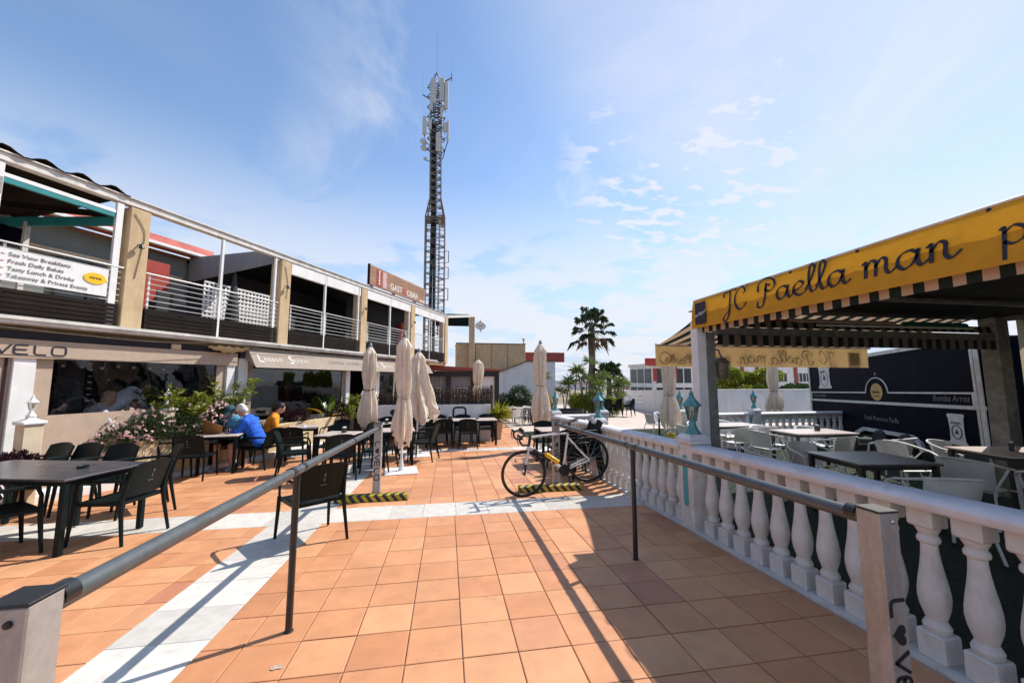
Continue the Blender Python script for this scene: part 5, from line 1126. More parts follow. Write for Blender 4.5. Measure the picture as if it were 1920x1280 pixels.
# far awning that slopes down towards the plaza, its valance seen from behind
def fa(a, b): return (3.42 + .22 * b + (4.65 - .25 * b) * a, 4.62 + 1.58 * b, 2.50 - .335 * b - .03 * math.sin(b * math.pi))
m = MB(); m.grid(40, 8, fa); m.build('far_awning', M['stripex'], pg)
m = MB(); m.tube([(3.60, 6.22, 2.165), (8.10, 6.22, 2.165)], .026, 10); m.build('awning_bar', M['offwhite'], pg)
for x in (3.95, 7.7):
    m = MB(); m.tube([(x, 4.6, 2.44), (x + .25, 5.45, 2.26), (x, 6.2, 2.16)], .016, 8); m.build('awning_arm', M['offwhite'], pg)
m = MB(); m.grid(50, 5, lambda a, b: (3.60 + 4.48 * a, 6.245 + .010 * math.sin(a * 45) * (1 - b), 1.785 + .375 * b)); tv = m.build('tan_valance', M['tan'], pg)
TB = Matrix.Translation((0, 6.262, 1.90)) @ Matrix(((-1, 0, 0, 0), (0, 0, 1, 0), (0, .80, 0, 0), (0, 0, 0, 1)))
for s, x0, xh in (('J', 7.35, .15), ('C', 7.1925, .15), ('Paella', 6.85, .152), ('man', 5.83, .152), ('premium', 5.1, .115), ('Paella', 4.35, .09)): 
    lb, _w = cursive(s, xh, .028, TB @ Matrix.Translation((-x0, 0, 0))); lb.build('lettering', M['ink'], tv)
m = MB(); m.box((7.78, 6.262, 1.97), (.26, .004, .28)); m.build('brand_panel', M['ink'], tv)
m = MB(); m.tube([(3.82 + .11 * math.cos(a), 6.264, 1.97 + .11 * math.sin(a)) for a in np.linspace(0, 6.283, 24, endpoint=False)], .006, 5, closed=True); m.build('round_mark', M['ink'], tv)
# striped end curtain with clear panes, lengthened out of view to block sun
m = MB(); m.grid(260, 6, lambda a, b: (8.42 + .05 * math.sin(a * 150), 4.40 - 5.9 * a, -.05 + 2.50 * b)); cu = m.build('end_curtain', stripemat('curtain_stripes', (.62, .54, .38), (.010, .010, .012), 4.6, 1, .55, .35), pg)
for k in range(3):
    for j in range(3):
        m = MB(); m.span((8.34, 3.92 - .14 * k, 1.0 + .36 * j), (8.35, 4.03 - .14 * k, 1.32 + .36 * j)); m.build('clear_pane', M['antenna'], cu)
# wall lantern on the post
wlp = thing('post_lantern', 'grey caged lantern fixed to the pergola post', 'lantern', (3.50, 4.47, 1.70))
m = MB(); m.lathe([(.055, -.14), (.065, -.12), (.085, .06), (.10, .07), (.05, .13), (.02, .14)], 12); m.build('housing', mat('smoked_lamp', (.16, .13, .10), .35), wlp)
m = MB()
for z in (-.09, -.03, .03): m.tube([((.078 + .2 * (z + .1) * .3) * math.cos(a), (.078 + .2 * (z + .1) * .3) * math.sin(a), z) for a in np.linspace(0, 6.283, 20, endpoint=False)], .005, 5, closed=True)
m.tube([(0, 0, .14), (-.04, .0, .24), (-.10, 0, .24)], .012, 6); m.build('cage', M['greymetal'], wlp)

# ------------------------------------------------------------------ navy food trailer
tr = thing('food_trailer', 'navy food trailer with white trim and printed rice sacks', 'trailer', (8.75, 5.0, fz(5.0)), R(61))
tr.rotation_euler = Euler((0, math.atan(SLOPE * math.cos(R(29))), R(61)), 'XYZ')
m = MB(); m.span((0.02, -2.2, .42), (7.38, 0, 2.44), .02); m.build('body', M['navy'], tr)
m = MB(); m.span((.0, -2.21, .36), (7.4, .006, .418)); m.build('chassis', M['black'], tr)
m = MB(); m.span((0, .0, 1.20), (7.4, .022, 1.265), .003); m.build('trim_rail', M['offwhite'], tr)
m = MB(); m.span((.20, .004, 1.268), (.27, .014, 1.50)); m.span((.27, .004, 1.465), (2.75, .014, 1.50)); m.span((3.72, .004, 1.465), (7.25, .014, 1.50)); m.span((7.22, .004, 1.268), (7.26, .014, 1.465)); m.build('panel_frame', M['offwhite'], tr)
m = MB(); m.tube([(3.235 + .485 * math.cos(a), .008, 1.48 + .36 * math.sin(a)) for a in np.linspace(0, math.pi, 20)], .016, 6); m.build('arch_trim', M['offwhite'], tr)
for x0, x1 in ((.02, .12), (.135, .20), (7.28, 7.4)):
    m = MB(); m.span((x0, .004, .44), (x1, .02, 2.42), .003); m.build('corner_trim', M['offwhite'], tr)
m = MB(); m.span((.0, .004, 2.37), (7.4, .03, 2.455)); m.build('roof_trim', M['offwhite'], tr)
TT = Matrix(((-1, 0, 0, 0), (0, 0, 1, 0), (0, 1, 0, 0), (0, 0, 0, 1)))
def ttext(s, size, x, z, mt, sh=.2, par=tr, y=.003): o = link('lettering', text_mesh(s, size, M[mt], shear=sh), par); o.matrix_local = Matrix.Translation((x, y, z)) @ TT; return o
ttext('Bomba Arroz', .17, 1.28, 1.33, 'greyprint'); ttext('Premium Paella', .15, 7.1, 1.33, 'greyprint'); ttext('Fresh Premium Paella', .17, 3.95, .80, 'greyprint')
m = MB(); m.lathe([(.26, -.004), (.26, .004)], 28, M=Matrix.Translation((3.235, .006, 1.50)) @ Matrix.Rotation(R(90), 4, 'X') @ Matrix.Scale(.80, 4, (0, 1, 0))); ci = m.build('round_logo', mat('gold_print', (.52, .33, .07), .5), tr)
ttext('PaellaMan', .085, 3.43, 1.47, 'ink', .2, tr, .013); ttext('premium', .05, 3.33, 1.39, 'ink', .1, tr, .013)
ttext('II', .10, 3.26, 1.90, 'bone', 0, tr)
def sack(x, z, w, h):
    pts = [(-.42, 1), (.42, 1), (.46, .93), (.40, .86), (.38, .5), (.40, .15), (.50, .06), (.46, 0), (-.46, 0), (-.50, .06), (-.40, .15), (-.37, .5), (-.41, .86), (-.47, .93)]
    m = MB(); m.prism([(x - a * w, .008, z + b * h) for a, b in pts], (0, .006, 0)); s = m.build('rice_sack_print', M['bone'], tr)
    ttext('BOMBA', h * .13, x + w * .30, z + h * .66, 'ink', 0, tr, .016)
    m = MB(); m.tube([(x + .26 * w * math.cos(a), .017, z + h * .42 + .26 * w * math.sin(a)) for a in np.linspace(0, 6.283, 20, endpoint=False)], .008, 5, closed=True); m.prism([(x - .1 * w, .0165, z + h * .36), (x + .1 * w, .0165, z + h * .36), (x, .0165, z + h * .36 + .2 * w)], (0, .003, 0)); m.build('sack_emblem', M['ink'], tr)
sack(6.12, 1.60, .95, .74); sack(.72, .55, .46, .56)
m = MB(); m.prism([(1.62, -.1, .30), (1.72, -.1, .48), (2.0, -.1, .60), (3.95, -.1, .60), (4.35, -.1, .46), (4.5, -.1, .30), (4.36, -.1, .30), (4.2, -.1, .41), (3.9, -.1, .52), (2.05, -.1, .52), (1.82, -.1, .43), (1.74, -.1, .30)], (0, .16, 0)); m.build('wheel_arch', M['offwhite'], tr)
for x in (2.12, 3.12):
    T = Matrix.Translation((x, .04, .30)) @ Matrix.Rotation(R(90), 4, 'X')
    m = MB(); m.lathe([(.19, -.09), (.27, -.09), (.30, -.06), (.305, 0), (.30, .06), (.27, .09), (.19, .09)], 28, M=T); w = m.build('wheel', M['tyre'], tr)
    m = MB(); m.lathe([(.20, -.02), (.19, -.07), (.14, -.05), (.10, -.085), (.05, -.09), (.02, -.1)], 24, M=T); m.build('rim', M['rust'], w)
m = MB(); m.bar((0, -.9, .45), (-1.2, -1.1, .45), .08); m.bar((0, -1.3, .45), (-1.2, -1.1, .45), .08); m.build('drawbar', M['greymetal'], tr)

# ------------------------------------------------------------------ painted planter wall with brush fence
pw = thing('painted_wall', 'pale grey terrace wall with large black lettering', 'wall', (0, 12.75, fz(12.75)))
m = MB(); m.span((-2.35, -.14, -.05), (1.40, .14, 1.15), .012); m.build('wall', M['whitewall'], pw)
lb, w_ = velo_strokes('L@VELO', .34, .062, Matrix.Translation((-2.22, -.1405, .72)) @ Matrix.Rotation(R(90), 4, 'X')); lb.build('lettering', M['black'], pw)
bf = thing('brush_fence', 'dark heather brush fence standing on the painted wall', 'fence', (0, 12.78, fz(12.75) + 1.15))
m = MB()
for k in range(900):
    x = random.uniform(-2.3, 1.42); h = random.uniform(.42, .62) if x > -.45 else random.uniform(.25, .45); y = random.uniform(-.05, .05)
    if -.75 < x < -.45: continue
    m.tube([(x, y, 0), (x + random.gauss(0, .03), y + random.gauss(0, .02), h * .5), (x + random.gauss(0, .05), y, h)], [.007, .006, .003], 3)
tag(m.build('twigs', M['brush'], bf, fix=False), kind='stuff')
for z in (.15, .42): m = MB(); m.tube([(-.45, -.062, z), (1.42, -.062, z)], .004, 5); m.build('wire', M['greymetal'], bf)
m = MB(); m.tube([(1.45, 0, -1.1), (1.45, 0, .62)], .045, 8); m.build('post', M['brush'], bf)
# barrel, stool
ba = thing('barrel_table', 'black barrel table with pale lettering on the far terrace', 'barrel', (4.35, 18.3, fz(18.3)))
m = MB(); m.lathe([(.33, 0), (.37, .15), (.41, .4), (.42, .55), (.41, .7), (.37, .95), (.33, 1.1)], 24); m.build('staves', M['black'], ba)
m = MB(); [m.lathe([(r, z - .025), (r + .008, z), (r, z + .025)], 24) for r, z in ((.375, .15), (.412, .4), (.412, .7), (.375, .95))]; m.build('hoops', M['greymetal'], ba)
link('lettering', text_mesh('Es', .3, M['bone'], align='CENTER'), ba, (-.08, -.435, .5), RX)
so_ = thing('bar_stool', 'tall dark bar stool with a pale seat beside the barrel', 'stool', (3.72, 17.9, fz(17.9)))
m = MB(); m.lathe([(.19, .78), (.20, .79), (.19, .82)], 16); m.build('seat', M['tablepink'], so_)
for s in (-1, 1):
    for q in (-1, 1): m = MB(); m.tube([(s * .2, q * .2, 0), (s * .13, q * .13, .78)], .018, 6); m.build('leg', M['darkmetal'], so_)
m = MB(); m.tube([(-.18, -.18, .28), (.18, -.18, .28), (.18, .18, .28), (-.18, .18, .28)], .012, 6, closed=True); m.build('foot_ring', M['darkmetal'], so_)

# ------------------------------------------------------------------ pavilion, walls and house at the end of the plaza
dp = thing('dark_pavilion', 'dark framed pavilion with grey curtains and white gridded windows', 'pavilion', (0, 20.3, fz(20.3)))
m = MB(); m.prism([(-2.3, -.4, 2.75), (2.75, -.4, 2.62), (2.75, -.4, 2.70), (-2.3, -.4, 3.0)], (0, 4, 0)); m.build('roof', M['brickred'], dp)
m = MB(); m.span((-2.2, -.3, 2.35), (2.65, -.2, 2.615)); m.build('fascia', M['black'], dp)
for x in (-1.45, .05, 1.32, 2.55): m = MB(); m.span((x - .12, -.22, 0), (x + .12, -.06, 2.4)); m.build('post', M['black'], dp)
for x0, x1 in ((-1.33, -.07), (.17, 1.2)):
    m = MB(); m.grid(24, 4, lambda a, b: (x0 + (x1 - x0) * a, -.10 + .02 * math.sin(a * 40), .1 + 2.25 * b)); m.build('curtain', M['greyfab'], dp)
for x0, x1 in ((-1.0, -.35), (.38, 1.0), (1.5, 1.9), (1.98, 2.4)):
    w = MB(); w.span((x0, -.17, .95), (x1, -.15, 1.75)); wi = w.build('window', M['panedark'], dp)
    m = MB(); n_ = 4
    for k in range(n_ + 1): xx = x0 + (x1 - x0) * k / n_; m.span((xx - .018, -.19, .93), (xx + .018, -.175, 1.77))
    for k in range(3): zz = .95 + .4 * k; m.span((x0, -.195, zz - .018), (x1, -.18, zz + .018))
    m.build('glazing_bars', M['white'], wi)
m = MB(); m.span((1.44, -.14, .1), (2.43, -.10, 2.35)); m.build('white_wall', M['whitewall'], dp)
m = MB(); m.span((-2.2, 1.5, 0), (2.6, 1.6, 2.4)); m.build('back_wall', M['interior'], dp)
cw = thing('ochre_gable_wall', 'plain ochre rendered house wall at the end of the plaza', 'house', (3.2, 28.6, fz(28)))
m = MB(); m.span((-2.6, -.3, 0), (2.55, 3.0, 5.05), .02); m.build('wall', M['concrete'], cw)
m = MB(); m.span((-2.63, -.34, 5.05), (2.58, 3.0, 5.12)); m.build('coping', M['greymetal'], cw)
for x in (-1.2, 0, 1.2): m = MB(); m.span((x - .02, -.306, 1.5), (x + .02, -.302, 5.0)); m.build('joint', M['bark'], cw)
m = MB(); m.lathe([(.05, 0), (.05, .2), (.1, .3), (.1, .42), (.02, .5)], 8, (2.45, -.1, 5.12)); m.build('roof_lamp', M['offwhite'], cw)
sw = thing('white_stair_wall', 'white wall with a sloping dark coping before the ochre house', 'wall', (5.6, 27.6, fz(27.6)))
m = MB(); m.prism([(-2.3, 0, 0), (2.25, 0, 0), (2.25, 0, 3.75), (.05, 0, 3.72), (-2.3, 0, 2.78)], (0, .3, 0)); m.build('wall', M['whitewall'], sw)
m = MB(); m.bar((-2.3, .1, 2.81), (.05, .1, 3.75), .5, .07); m.bar((.05, .1, 3.76), (2.25, .1, 3.79), .5, .07); m.build('coping', M['bark'], sw)
rg_ = thing('red_gate', 'dark red beam gate beside the white stair wall', 'gate', (7.6, 29.5, fz(29.5)))
m = MB(); m.span((-2.2, -.2, 3.85), (1.5, .2, 4.6), .02); m.build('beam', M['brickred'], rg_)
m = MB(); m.span((.15, -.2, 0), (.62, .2, 3.85), .02); m.build('post', M['brickred'], rg_)
m = MB(); m.tube([(-.25, -.3, 0), (-.25, -.3, 5.0)], .12, 8); m.build('flue', M['offwhite'], rg_)
# low white wall of the square
def wallrun(label, a, b, h, th=.22):
    a = Vector(a); b = Vector(b); d = (b - a).normalized(); nv = Vector((-d.y, d.x)) * th / 2; t = thing('boundary_wall', label, 'wall', (a.x, a.y, 0))
    P = lambda p, o, z: (p.x + o.x - a.x, p.y + o.y - a.y, z)
    m = MB(); vs = []
    for p in (a, b):
        for o, z in ((nv, fz(p.y) - .1), (-nv, fz(p.y) - .1), (-nv, fz(p.y) + h), (nv, fz(p.y) + h)): vs.append(P(p, o, z))
    m.add(vs, [(0, 1, 5, 4), (1, 2, 6, 5), (2, 3, 7, 6), (3, 0, 4, 7), (0, 1, 2, 3), (4, 5, 6, 7)]); m.build('wall', M['whitewall'], t)
    m = MB(); vs = []
    for p in (a, b):
        for o, z in ((nv * 1.3, fz(p.y) + h + .003), (-nv * 1.3, fz(p.y) + h + .003), (-nv * 1.3, fz(p.y) + h + .06), (nv * 1.3, fz(p.y) + h + .06)): vs.append(P(p, o, z))
    m.add(vs, [(0, 1, 5, 4), (1, 2, 6, 5), (2, 3, 7, 6), (3, 0, 4, 7), (0, 1, 2, 3), (4, 5, 6, 7)]); m.build('coping', M['white'], t)
wallrun('long low white wall running out to the far end of the square', (20.4, 43.5), (12.3, 17.6), 1.55)
wallrun('low white wall behind the turf terrace and the hedge foot', (12.32, 17.45), (27, 17.0), 1.55)
# end railing with dark stacked chairs
er = thing('end_railing', 'thin glass and steel railing at the seaward edge', 'railing', (0, 30.5, fz(30.5)))
for k in range(9): m = MB(); m.tube([(8.6 + 1.3 * k, 0, 0), (8.6 + 1.3 * k, 0, 1.15)], .025, 6); m.build('post', M['greymetal'], er)
m = MB(); m.tube([(8.6, 0, 1.15), (19.0, 0, 1.15)], .025, 6); m.tube([(8.6, 0, .8), (19.0, 0, .8)], .012, 6); m.tube([(8.6, 0, .45), (19.0, 0, .45)], .012, 6); m.build('rails', M['greymetal'], er)
for i, (x, y) in enumerate(((9.6, 22.5), (10.3, 22.7), (11.0, 22.4), (8.3, 23.5), (8.9, 23.8))):
    for k in range(4): chair(x, y, 20 * i, 'dark resin armchair in the far stacks by the white wall', 'chairs stacked at the far end', z=.09 * k)

# ------------------------------------------------------------------ far houses, town
def far_house():
    t = thing('long_white_house', 'long white two storey house with dark red pilasters behind the hedge', 'house', (33.5, 41, -2.0))
    m = MB(); m.span((-3.5, 0, 0), (16, 8, 7.2)); m.build('wall', M['whitewall'], t)
    m = MB(); m.span((-3.7, -.2, 7.2), (16.2, 8.2, 7.5)); m.build('parapet', M['white'], t)
    for x in (-3.2, -.6, 1.2, 3.3, 5.4, 8.6, 11.5): m = MB(); m.span((x - .18, -.18, 0), (x + .18, -.003, 7.2)); m.build('pilaster', M['brickred'], t)
    for x in (-2.2, .1, 2.0, 4.1, 6.6, 9.8):
        for z in (3.9, 5.9):
            w = MB(); w.span((x - .75, -.05, z - .55), (x + .75, -.004, z + .45)); wi = w.build('window', M['panedark'] if z < 5 else M['navy'], t)
            m = MB()
            for k in range(4): m.span((x - .75 + .5 * k - .03, -.09, z - .55), (x - .75 + .5 * k + .03, -.052, z + .45))
            m.build('frame', M['white'], wi)
far_house()
fr_ = thing('corner_restaurant', 'dark glazed corner restaurant with small red hanging signs', 'building', (24.6, 39, -1.8))
m = MB(); m.span((-2.2, .4, 0), (5.0, 6, 4.9)); m.build('wall', M['whitewall'], fr_)
for y in (.9, 2.6, 4.3):
    for z in (.9, 3.0): m = MB(); m.span((-2.26, y, z), (-2.203, y + 1.4, z + 1.6)); m.build('window', M['panedark'], fr_)
m = MB(); m.span((-2.4, .0, 4.9), (5.0, 6, 5.2)); m.build('roof', M['offwhite'], fr_)
for x in (-1.9, .4, 2.6):
    for z in (.9, 3.0):
        w = MB(); w.span((x, .33, z), (x + 1.9, .395, z + 1.6)); wi = w.build('window', M['panedark'], fr_)
        m = MB(); m.span((x + .9, .28, z), (x + 1.0, .325, z + 1.6)); m.span((x, .29, z - .1), (x + 1.9, .326, z - .003)); m.build('frame', M['white'], wi)
for x, z in ((-2.3, 3.2), (.1, 3.4), (4.6, 3.6)): m = MB(); m.span((x - .2, -.15, z), (x + .2, .0, z + 1.4)); m.build('red_sign', M['red'], fr_)
m = MB(); m.span((-3.4, -.2, 4.9), (-1.9, .0, 5.7)); m.build('red_sign', M['red'], fr_)
m = MB(); m.tube([(-.6, -.8, 0), (-.6, -.8, 6.5)], .06, 6); m.build('lamp_post', M['white'], fr_)
rgt = random.Random(5)
for k in range(26):
    x = rgt.uniform(40, 130) if k < 16 else rgt.uniform(28, 52); y = rgt.uniform(190, 300); h = rgt.uniform(3.5, 7.5); w = rgt.uniform(6, 13)
    t = thing('town_house', 'small white house of the distant seaside town', 'house', (x, y, -6.5), 0, 'houses of the distant town')
    m = MB(); m.span((-w / 2, 0, 0), (w / 2, 8, h)); m.build('wall', M['whitewall'], t)
    m = MB(); m.span((-w / 2 - .2, -.2, h), (w / 2 + .2, 8.2, h + .3)); m.build('roof', M['white'] if k % 3 else M['redroof'], t)
    for q in range(3):
        m = MB(); m.span((-w / 2 + w * (q + .5) / 3 - .7, -.08, h * .45), (-w / 2 + w * (q + .5) / 3 + .7, -.01, h * .45 + 1.4)); m.build('window', M['panedark'], t)

# ------------------------------------------------------------------ telecom mast
ms = thing('telecom_mast', 'tall galvanised lattice telecom mast with panel antennas', 'mast', (-1.40, 40, -2.0))
def msec(z): # half width at height
    return 1.0 if z < 20.3 else (1.0 - .42 * (z - 20.3) / 2.2 if z < 22.5 else .58)
Z0 = 2.0     # mast base is 2 m below datum
ax = lambda z: -.012 * (z - 10) if z > 10 else 0
cor = lambda z: [(ax(z) + sx * msec(z) * .98, sy * msec(z) * .98, z) for sx, sy in ((-1, -1), (1, -1), (1, 1), (-1, 1))]
lv = [0, 20.3, 22.5, 35.6]
for i in range(4):
    m = MB(); m.tube([cor(z)[i] for z in lv], .075, 6); m.build('leg', M['mastgrey' if i != 1 else 'mastred'], ms)
m = MB(); z = 0.5
while z < 35:
    st = 1.15 if z < 20.3 else .8; a, b = cor(z), cor(min(z + st, 35.6)); mid = cor(min(z + st / 2, 35.6))
    for i in range(4):
        j = (i + 1) % 4; m.bar(a[i], mid[j], .06); m.bar(mid[j], b[i], .06); m.bar(a[i], a[j], .05)
    z += st
tag(m.build('bracing', M['mastgrey'], ms, fix=False), kind='stuff')
for dx, w in ((-.52, .34), (-.05, .30)):
    m = MB(); m.tube([(dx * (1 if zz < 20.3 else .6) + ax(zz), -.25, zz) for zz in (0, 20.3, 22.5, 31)], w / 2, 6); m.build('cable_run', M['cable'], ms)
m = MB(); m.tube([(.35, -.8, 8), (.35, -.8, 20)], .10, 6); m.build('white_duct', M['antenna'], ms)
def panel(x, z, h, w=.42, y=-.9, d=.22): m = MB(); m.box((x, y, z), (w, d, h), random.uniform(-.3, .3), .03); p = m.build('panel_antenna', M['antenna'], ms); k = MB(); k.tube([(x, y + .16, z - h / 2 - .25), (x, y + .16, z + h / 2 + .2)], .05, 6); k.bar((x, y + .16, z + h * .3), (0, 0, z + h * .3), .06); k.bar((x, y + .16, z - h * .3), (0, 0, z - h * .3), .06); k.build('mount', M['greymetal'], p)
OX = 1.40
for x, z, h, w in ((-.58 + 0, 34.2, 2.7, .60), (.30, 34.5, 2.6, .52), (.78, 33.9, 3.0, .40), (-1.42, 30.2, 2.0, .42), (-.86, 30.4, 1.1, .34), (.02, 28.5, 2.0, .48), (.72, 30.3, 1.0, .36), (1.02, 29.9, 2.1, .22), (-.75, 32.6, 1.2, .3), (.35, 31.9, 1.2, .3)): panel(x, z, h, w)
for x, z, r in ((-1.50, 28.6, .38), (-1.48, 27.9, .36), (-1.3, 26.7, .2)):
    m = MB(); m.lathe([(.05, .25), (r * .7, .16), (r, 0), (r * .98, -.06)], 18, M=Matrix.Translation((x, -.6, z)) @ Matrix.Rotation(R(75), 4, 'X') @ Matrix.Rotation(R(25), 4, 'Y')); dsh = m.build('dish', M['antenna'], ms)
    m = MB(); m.bar((x, -.4, z), (-.4, 0, z), .06); m.build('dish_arm', M['greymetal'], dsh)
m = MB(); m.bar((-.2, 0, 35.6), (1.30, -.2, 36.6), .10); m.bar((1.30, -.2, 36.2), (1.30, -.2, 37.1), .10); m.bar((-.9, 0, 33.9), (-1.75, -.2, 34.2), .09); m.build('cross_arm', M['greymetal'], ms)
for x, z0, z1, rw in ((-.30, 37.0, 41.7, .018), (1.30, 36.9, 39.4, .008), (-1.75, 34.1, 36.8, .008)): m = MB(); m.tube([(x, -.1, z0), (x, -.1, z1)], rw, 5); m.build('whip_aerial', M['cable'], ms)
m = MB(); [m.bar((c[0], c[1], 35.6), (-.30, 0, 37.2), .06) for c in cor(35.6)]; m.build('apex', M['mastred'], ms)
for z in (11.6, 13.8, 15.5): m = MB(); m.tube([(1.0, -1, z), (1.3, -1, z), (1.3, -1, z + 1.2), (1.0, -1, z + 1.2)], .05, 5); m.build('ladder_loop', M['greymetal'], ms)
for zz in (20.3,): m = MB(); m.box((ax(zz), 0, zz), (msec(zz) * 2.1, msec(zz) * 2.1, .06)); m.build('platform', M['mastgrey'], ms)
for zz in (30.9, 31.9, 33.0, 34.2, 35.3, 29.4, 28.2):
    m = MB(); m.tube([(ax(zz) + .95 * math.cos(a), .95 * math.sin(a), zz) for a in np.linspace(0, 6.283, 7)[:-1]], .045, 5, closed=True); [m.bar((ax(zz), 0, zz), (ax(zz) + .95 * math.cos(a), .95 * math.sin(a), zz), .06) for a in (0, 1.05, 2.1, 3.14, 4.2, 5.2)]; m.build('mount_ring', M['darkmetal'], ms)
m = MB(); m.tube([(ax(29), 0, 26.5), (.5, -.4, 27.0), (.85, -.5, 28.4), (1.0, -.6, 28.9)], .05, 5); m.build('feeder_loop', M['cable'], ms)
# ------------------------------------------------------------------ plants
def leaf_mesh(name, m, P, D, ln, wd, fold=.25, curl=.3):
    """many pointed leaves: P base points, D directions, ln lengths, wd widths (numpy)"""
    n = len(P); up = RNG.normal(0, 1, (n, 3)); D = D / (np.linalg.norm(D, axis=1, keepdims=True) + 1e-9)
    s = np.cross(D, up); s /= (np.linalg.norm(s, axis=1, keepdims=True) + 1e-9); nn = np.cross(s, D); nn[nn[:, 2] < 0] *= -1
    ln = ln[:, None]; wd = wd[:, None]
    b = P; mid = P + D * ln * .5; tip = P + D * ln - nn * ln * curl * .5 * 0 - np.array((0, 0, 1)) * ln * curl * .4
    l = mid + s * wd / 2 + nn * wd * fold; r = mid - s * wd / 2 + nn * wd * fold
    V = np.stack((b, l, tip, r), 1).reshape(-1, 3); i = np.arange(n)[:, None] * 4
    Fc = np.concatenate((i + np.array([[0, 2, 1]]), i + np.array([[0, 3, 2]])), 1).reshape(-1, 3)
    me = bpy.data.meshes.new(name); me.from_pydata(V.tolist(), [], Fc.tolist()); me.materials.append(m); return me
def blob_pts(n, c, r, shell=.55):
    d = RNG.normal(0, 1, (n, 3)); d /= np.linalg.norm(d, axis=1, keepdims=True); q = RNG.uniform(shell, 1, n)[:, None] ** .7
    return np.array(c) + d * q * np.array(r), d
def shrub(name, label, loc, blobs, n, m, ln=(.05, .10), wd=.35, stems=8, group=None, cat='shrub', up=.5, flowers=None, fm='flower', fsize=(.03, .05)):
    t = thing(name, label, cat, loc, 0, group); tot = sum(b[1][0] * b[1][1] * b[1][2] for b in blobs); Ps = []; Ds = []
    for c, r in blobs:
        k = max(20, int(n * r[0] * r[1] * r[2] / tot)); p, d = blob_pts(k, c, r, .3); Ps.append(p); Ds.append(d + RNG.normal(0, .5, (k, 3)) + np.array((0, 0, up)))
    P = np.concatenate(Ps); D = np.concatenate(Ds); L_ = RNG.uniform(ln[0], ln[1], len(P))
    tag(link('leaves', leaf_mesh('leaves', m, P, D, L_, L_ * wd), t), kind='stuff')
    mb = MB()
    for k in range(stems):
        c, r = blobs[k % len(blobs)]; e = [c[i] + random.uniform(-.6, .6) * r[i] for i in range(3)]; mb.tube([(random.uniform(-.05, .05) + c[0] * .2, random.uniform(-.04, .04) + c[1] * .2, 0), (e[0] * .6, e[1] * .6, e[2] * .6), e], [.014, .010, .004], 5)
    mb.build('stems', M['bark'], t)
    if flowers:
        Pf = []
        for c, r, k in flowers: p, d = blob_pts(k, c, r, .8); Pf.append(p)
        Pf = np.concatenate(Pf); Pf = np.repeat(Pf, 5, 0); Df = RNG.normal(0, 1, Pf.shape) + np.array((0, 0, .4)); L_ = RNG.uniform(fsize[0], fsize[1], len(Pf))
        tag(link('blossom', leaf_mesh('blossom', M[fm], Pf, Df, L_, L_ * .9, .1, .1), t), kind='stuff')
    return t
def fl(u, y, z): p = F(u, y); return (p.x, p.y, z)
SZ = .42
shrub('flowering_shrub', 'shrub with pink blossom spilling over the near end of the long planter', fl(4.98, -.36, SZ), [((0, 0, .26), (.34, .28, .28)), ((-.28, -.26, .08), (.28, .24, .26)), ((.28, .40, .22), (.30, .32, .26))], 2600, M['foliagedark'], (.04, .08), .42, 10, flowers=[((-.06, -.10, .34), (.42, .34, .34), 85), ((-.3, -.28, .12), (.32, .28, .30), 95), ((.3, .4, .42), (.32, .32, .28), 26)], fsize=(.025, .05))
shrub('flowering_shrub', 'pale pink flowering shrub right behind the table of the two men', fl(6.05, -.32, SZ), [((0, 0, .32), (.3, .32, .26)), ((.12, .3, .36), (.3, .3, .26))], 2200, M['foliagedark'], (.04, .08), .4, 8, flowers=[((.05, .0, .44), (.36, .38, .26), 120), ((.1, -.15, .3), (.28, .24, .22), 40)], fsize=(.03, .06))
shrub('purple_plant', 'dark purple foliage plant in the long planter behind the brown menu', fl(6.25, -.42, SZ - .1), [((0, 0, .16), (.34, .26, .2)), ((.3, .4, .15), (.3, .25, .2))], 1500, M['purple'], (.05, .10), .35, 6)
def spray(name, label, loc, n, hgt, spread, m, ln, wd, cat='plant', bend=.4, per=26):
    t = thing(name, label, cat, loc); mb = MB(); P = []; D = []
    for k in range(n):
        a = random.uniform(0, 6.28); h = hgt * random.uniform(.65, 1.05); sp = spread * random.uniform(.3, 1); pts = [np.array((0.03 * math.cos(a), .03 * math.sin(a), 0))]
        for q in np.linspace(.15, 1, 7): pts.append(np.array((math.cos(a) * sp * q ** (1 + bend), math.sin(a) * sp * q ** (1 + bend), h * q ** .9)))
        mb.tube(pts, [.012 - .0012 * i for i in range(8)], 5)
        for j in range(per):
            q = random.uniform(.35, 1.0) * 7; i = min(6, int(q)); p = pts[i] + (pts[i + 1] - pts[i]) * (q - i); an = random.uniform(0, 6.28)
            P.append(p); D.append((math.cos(an), math.sin(an), random.uniform(.2, 1.0)))
    mb.build('stems', M['bark'], t); P = np.array(P); D = np.array(D); L_ = RNG.uniform(ln[0], ln[1], len(P))
    tag(link('leaves', leaf_mesh('leaves', m, P, D, L_, L_ * wd, .15, .35), t), kind='stuff'); return t
spray('leafy_shrub', 'tall open shrub with long upright leaves by the white bar pillar', fl(6.45, -.24, SZ), 18, 1.15, .75, M['foliage'], (.10, .19), .30)
spray('leafy_shrub', 'yellow green long leaved shrub in the middle of the long planter', fl(5.72, -.25, SZ), 24, .82, .42, M['foliage'], (.09, .17), .32, per=44)
spray('leafy_shrub', 'open long leaved shrub reaching up before the cafe window', fl(5.35, -.2, SZ), 14, 1.0, .6, M['foliage'], (.10, .18), .32)
shrub('purple_plant', 'dark purple leafy plant at the foot of the lantern pier', fl(3.22, -.80, .0), [((0, 0, .42), (.26, .22, .16)), ((-.15, -.2, .38), (.22, .2, .15))], 1300, M['purple'], (.05, .10), .35, 8)
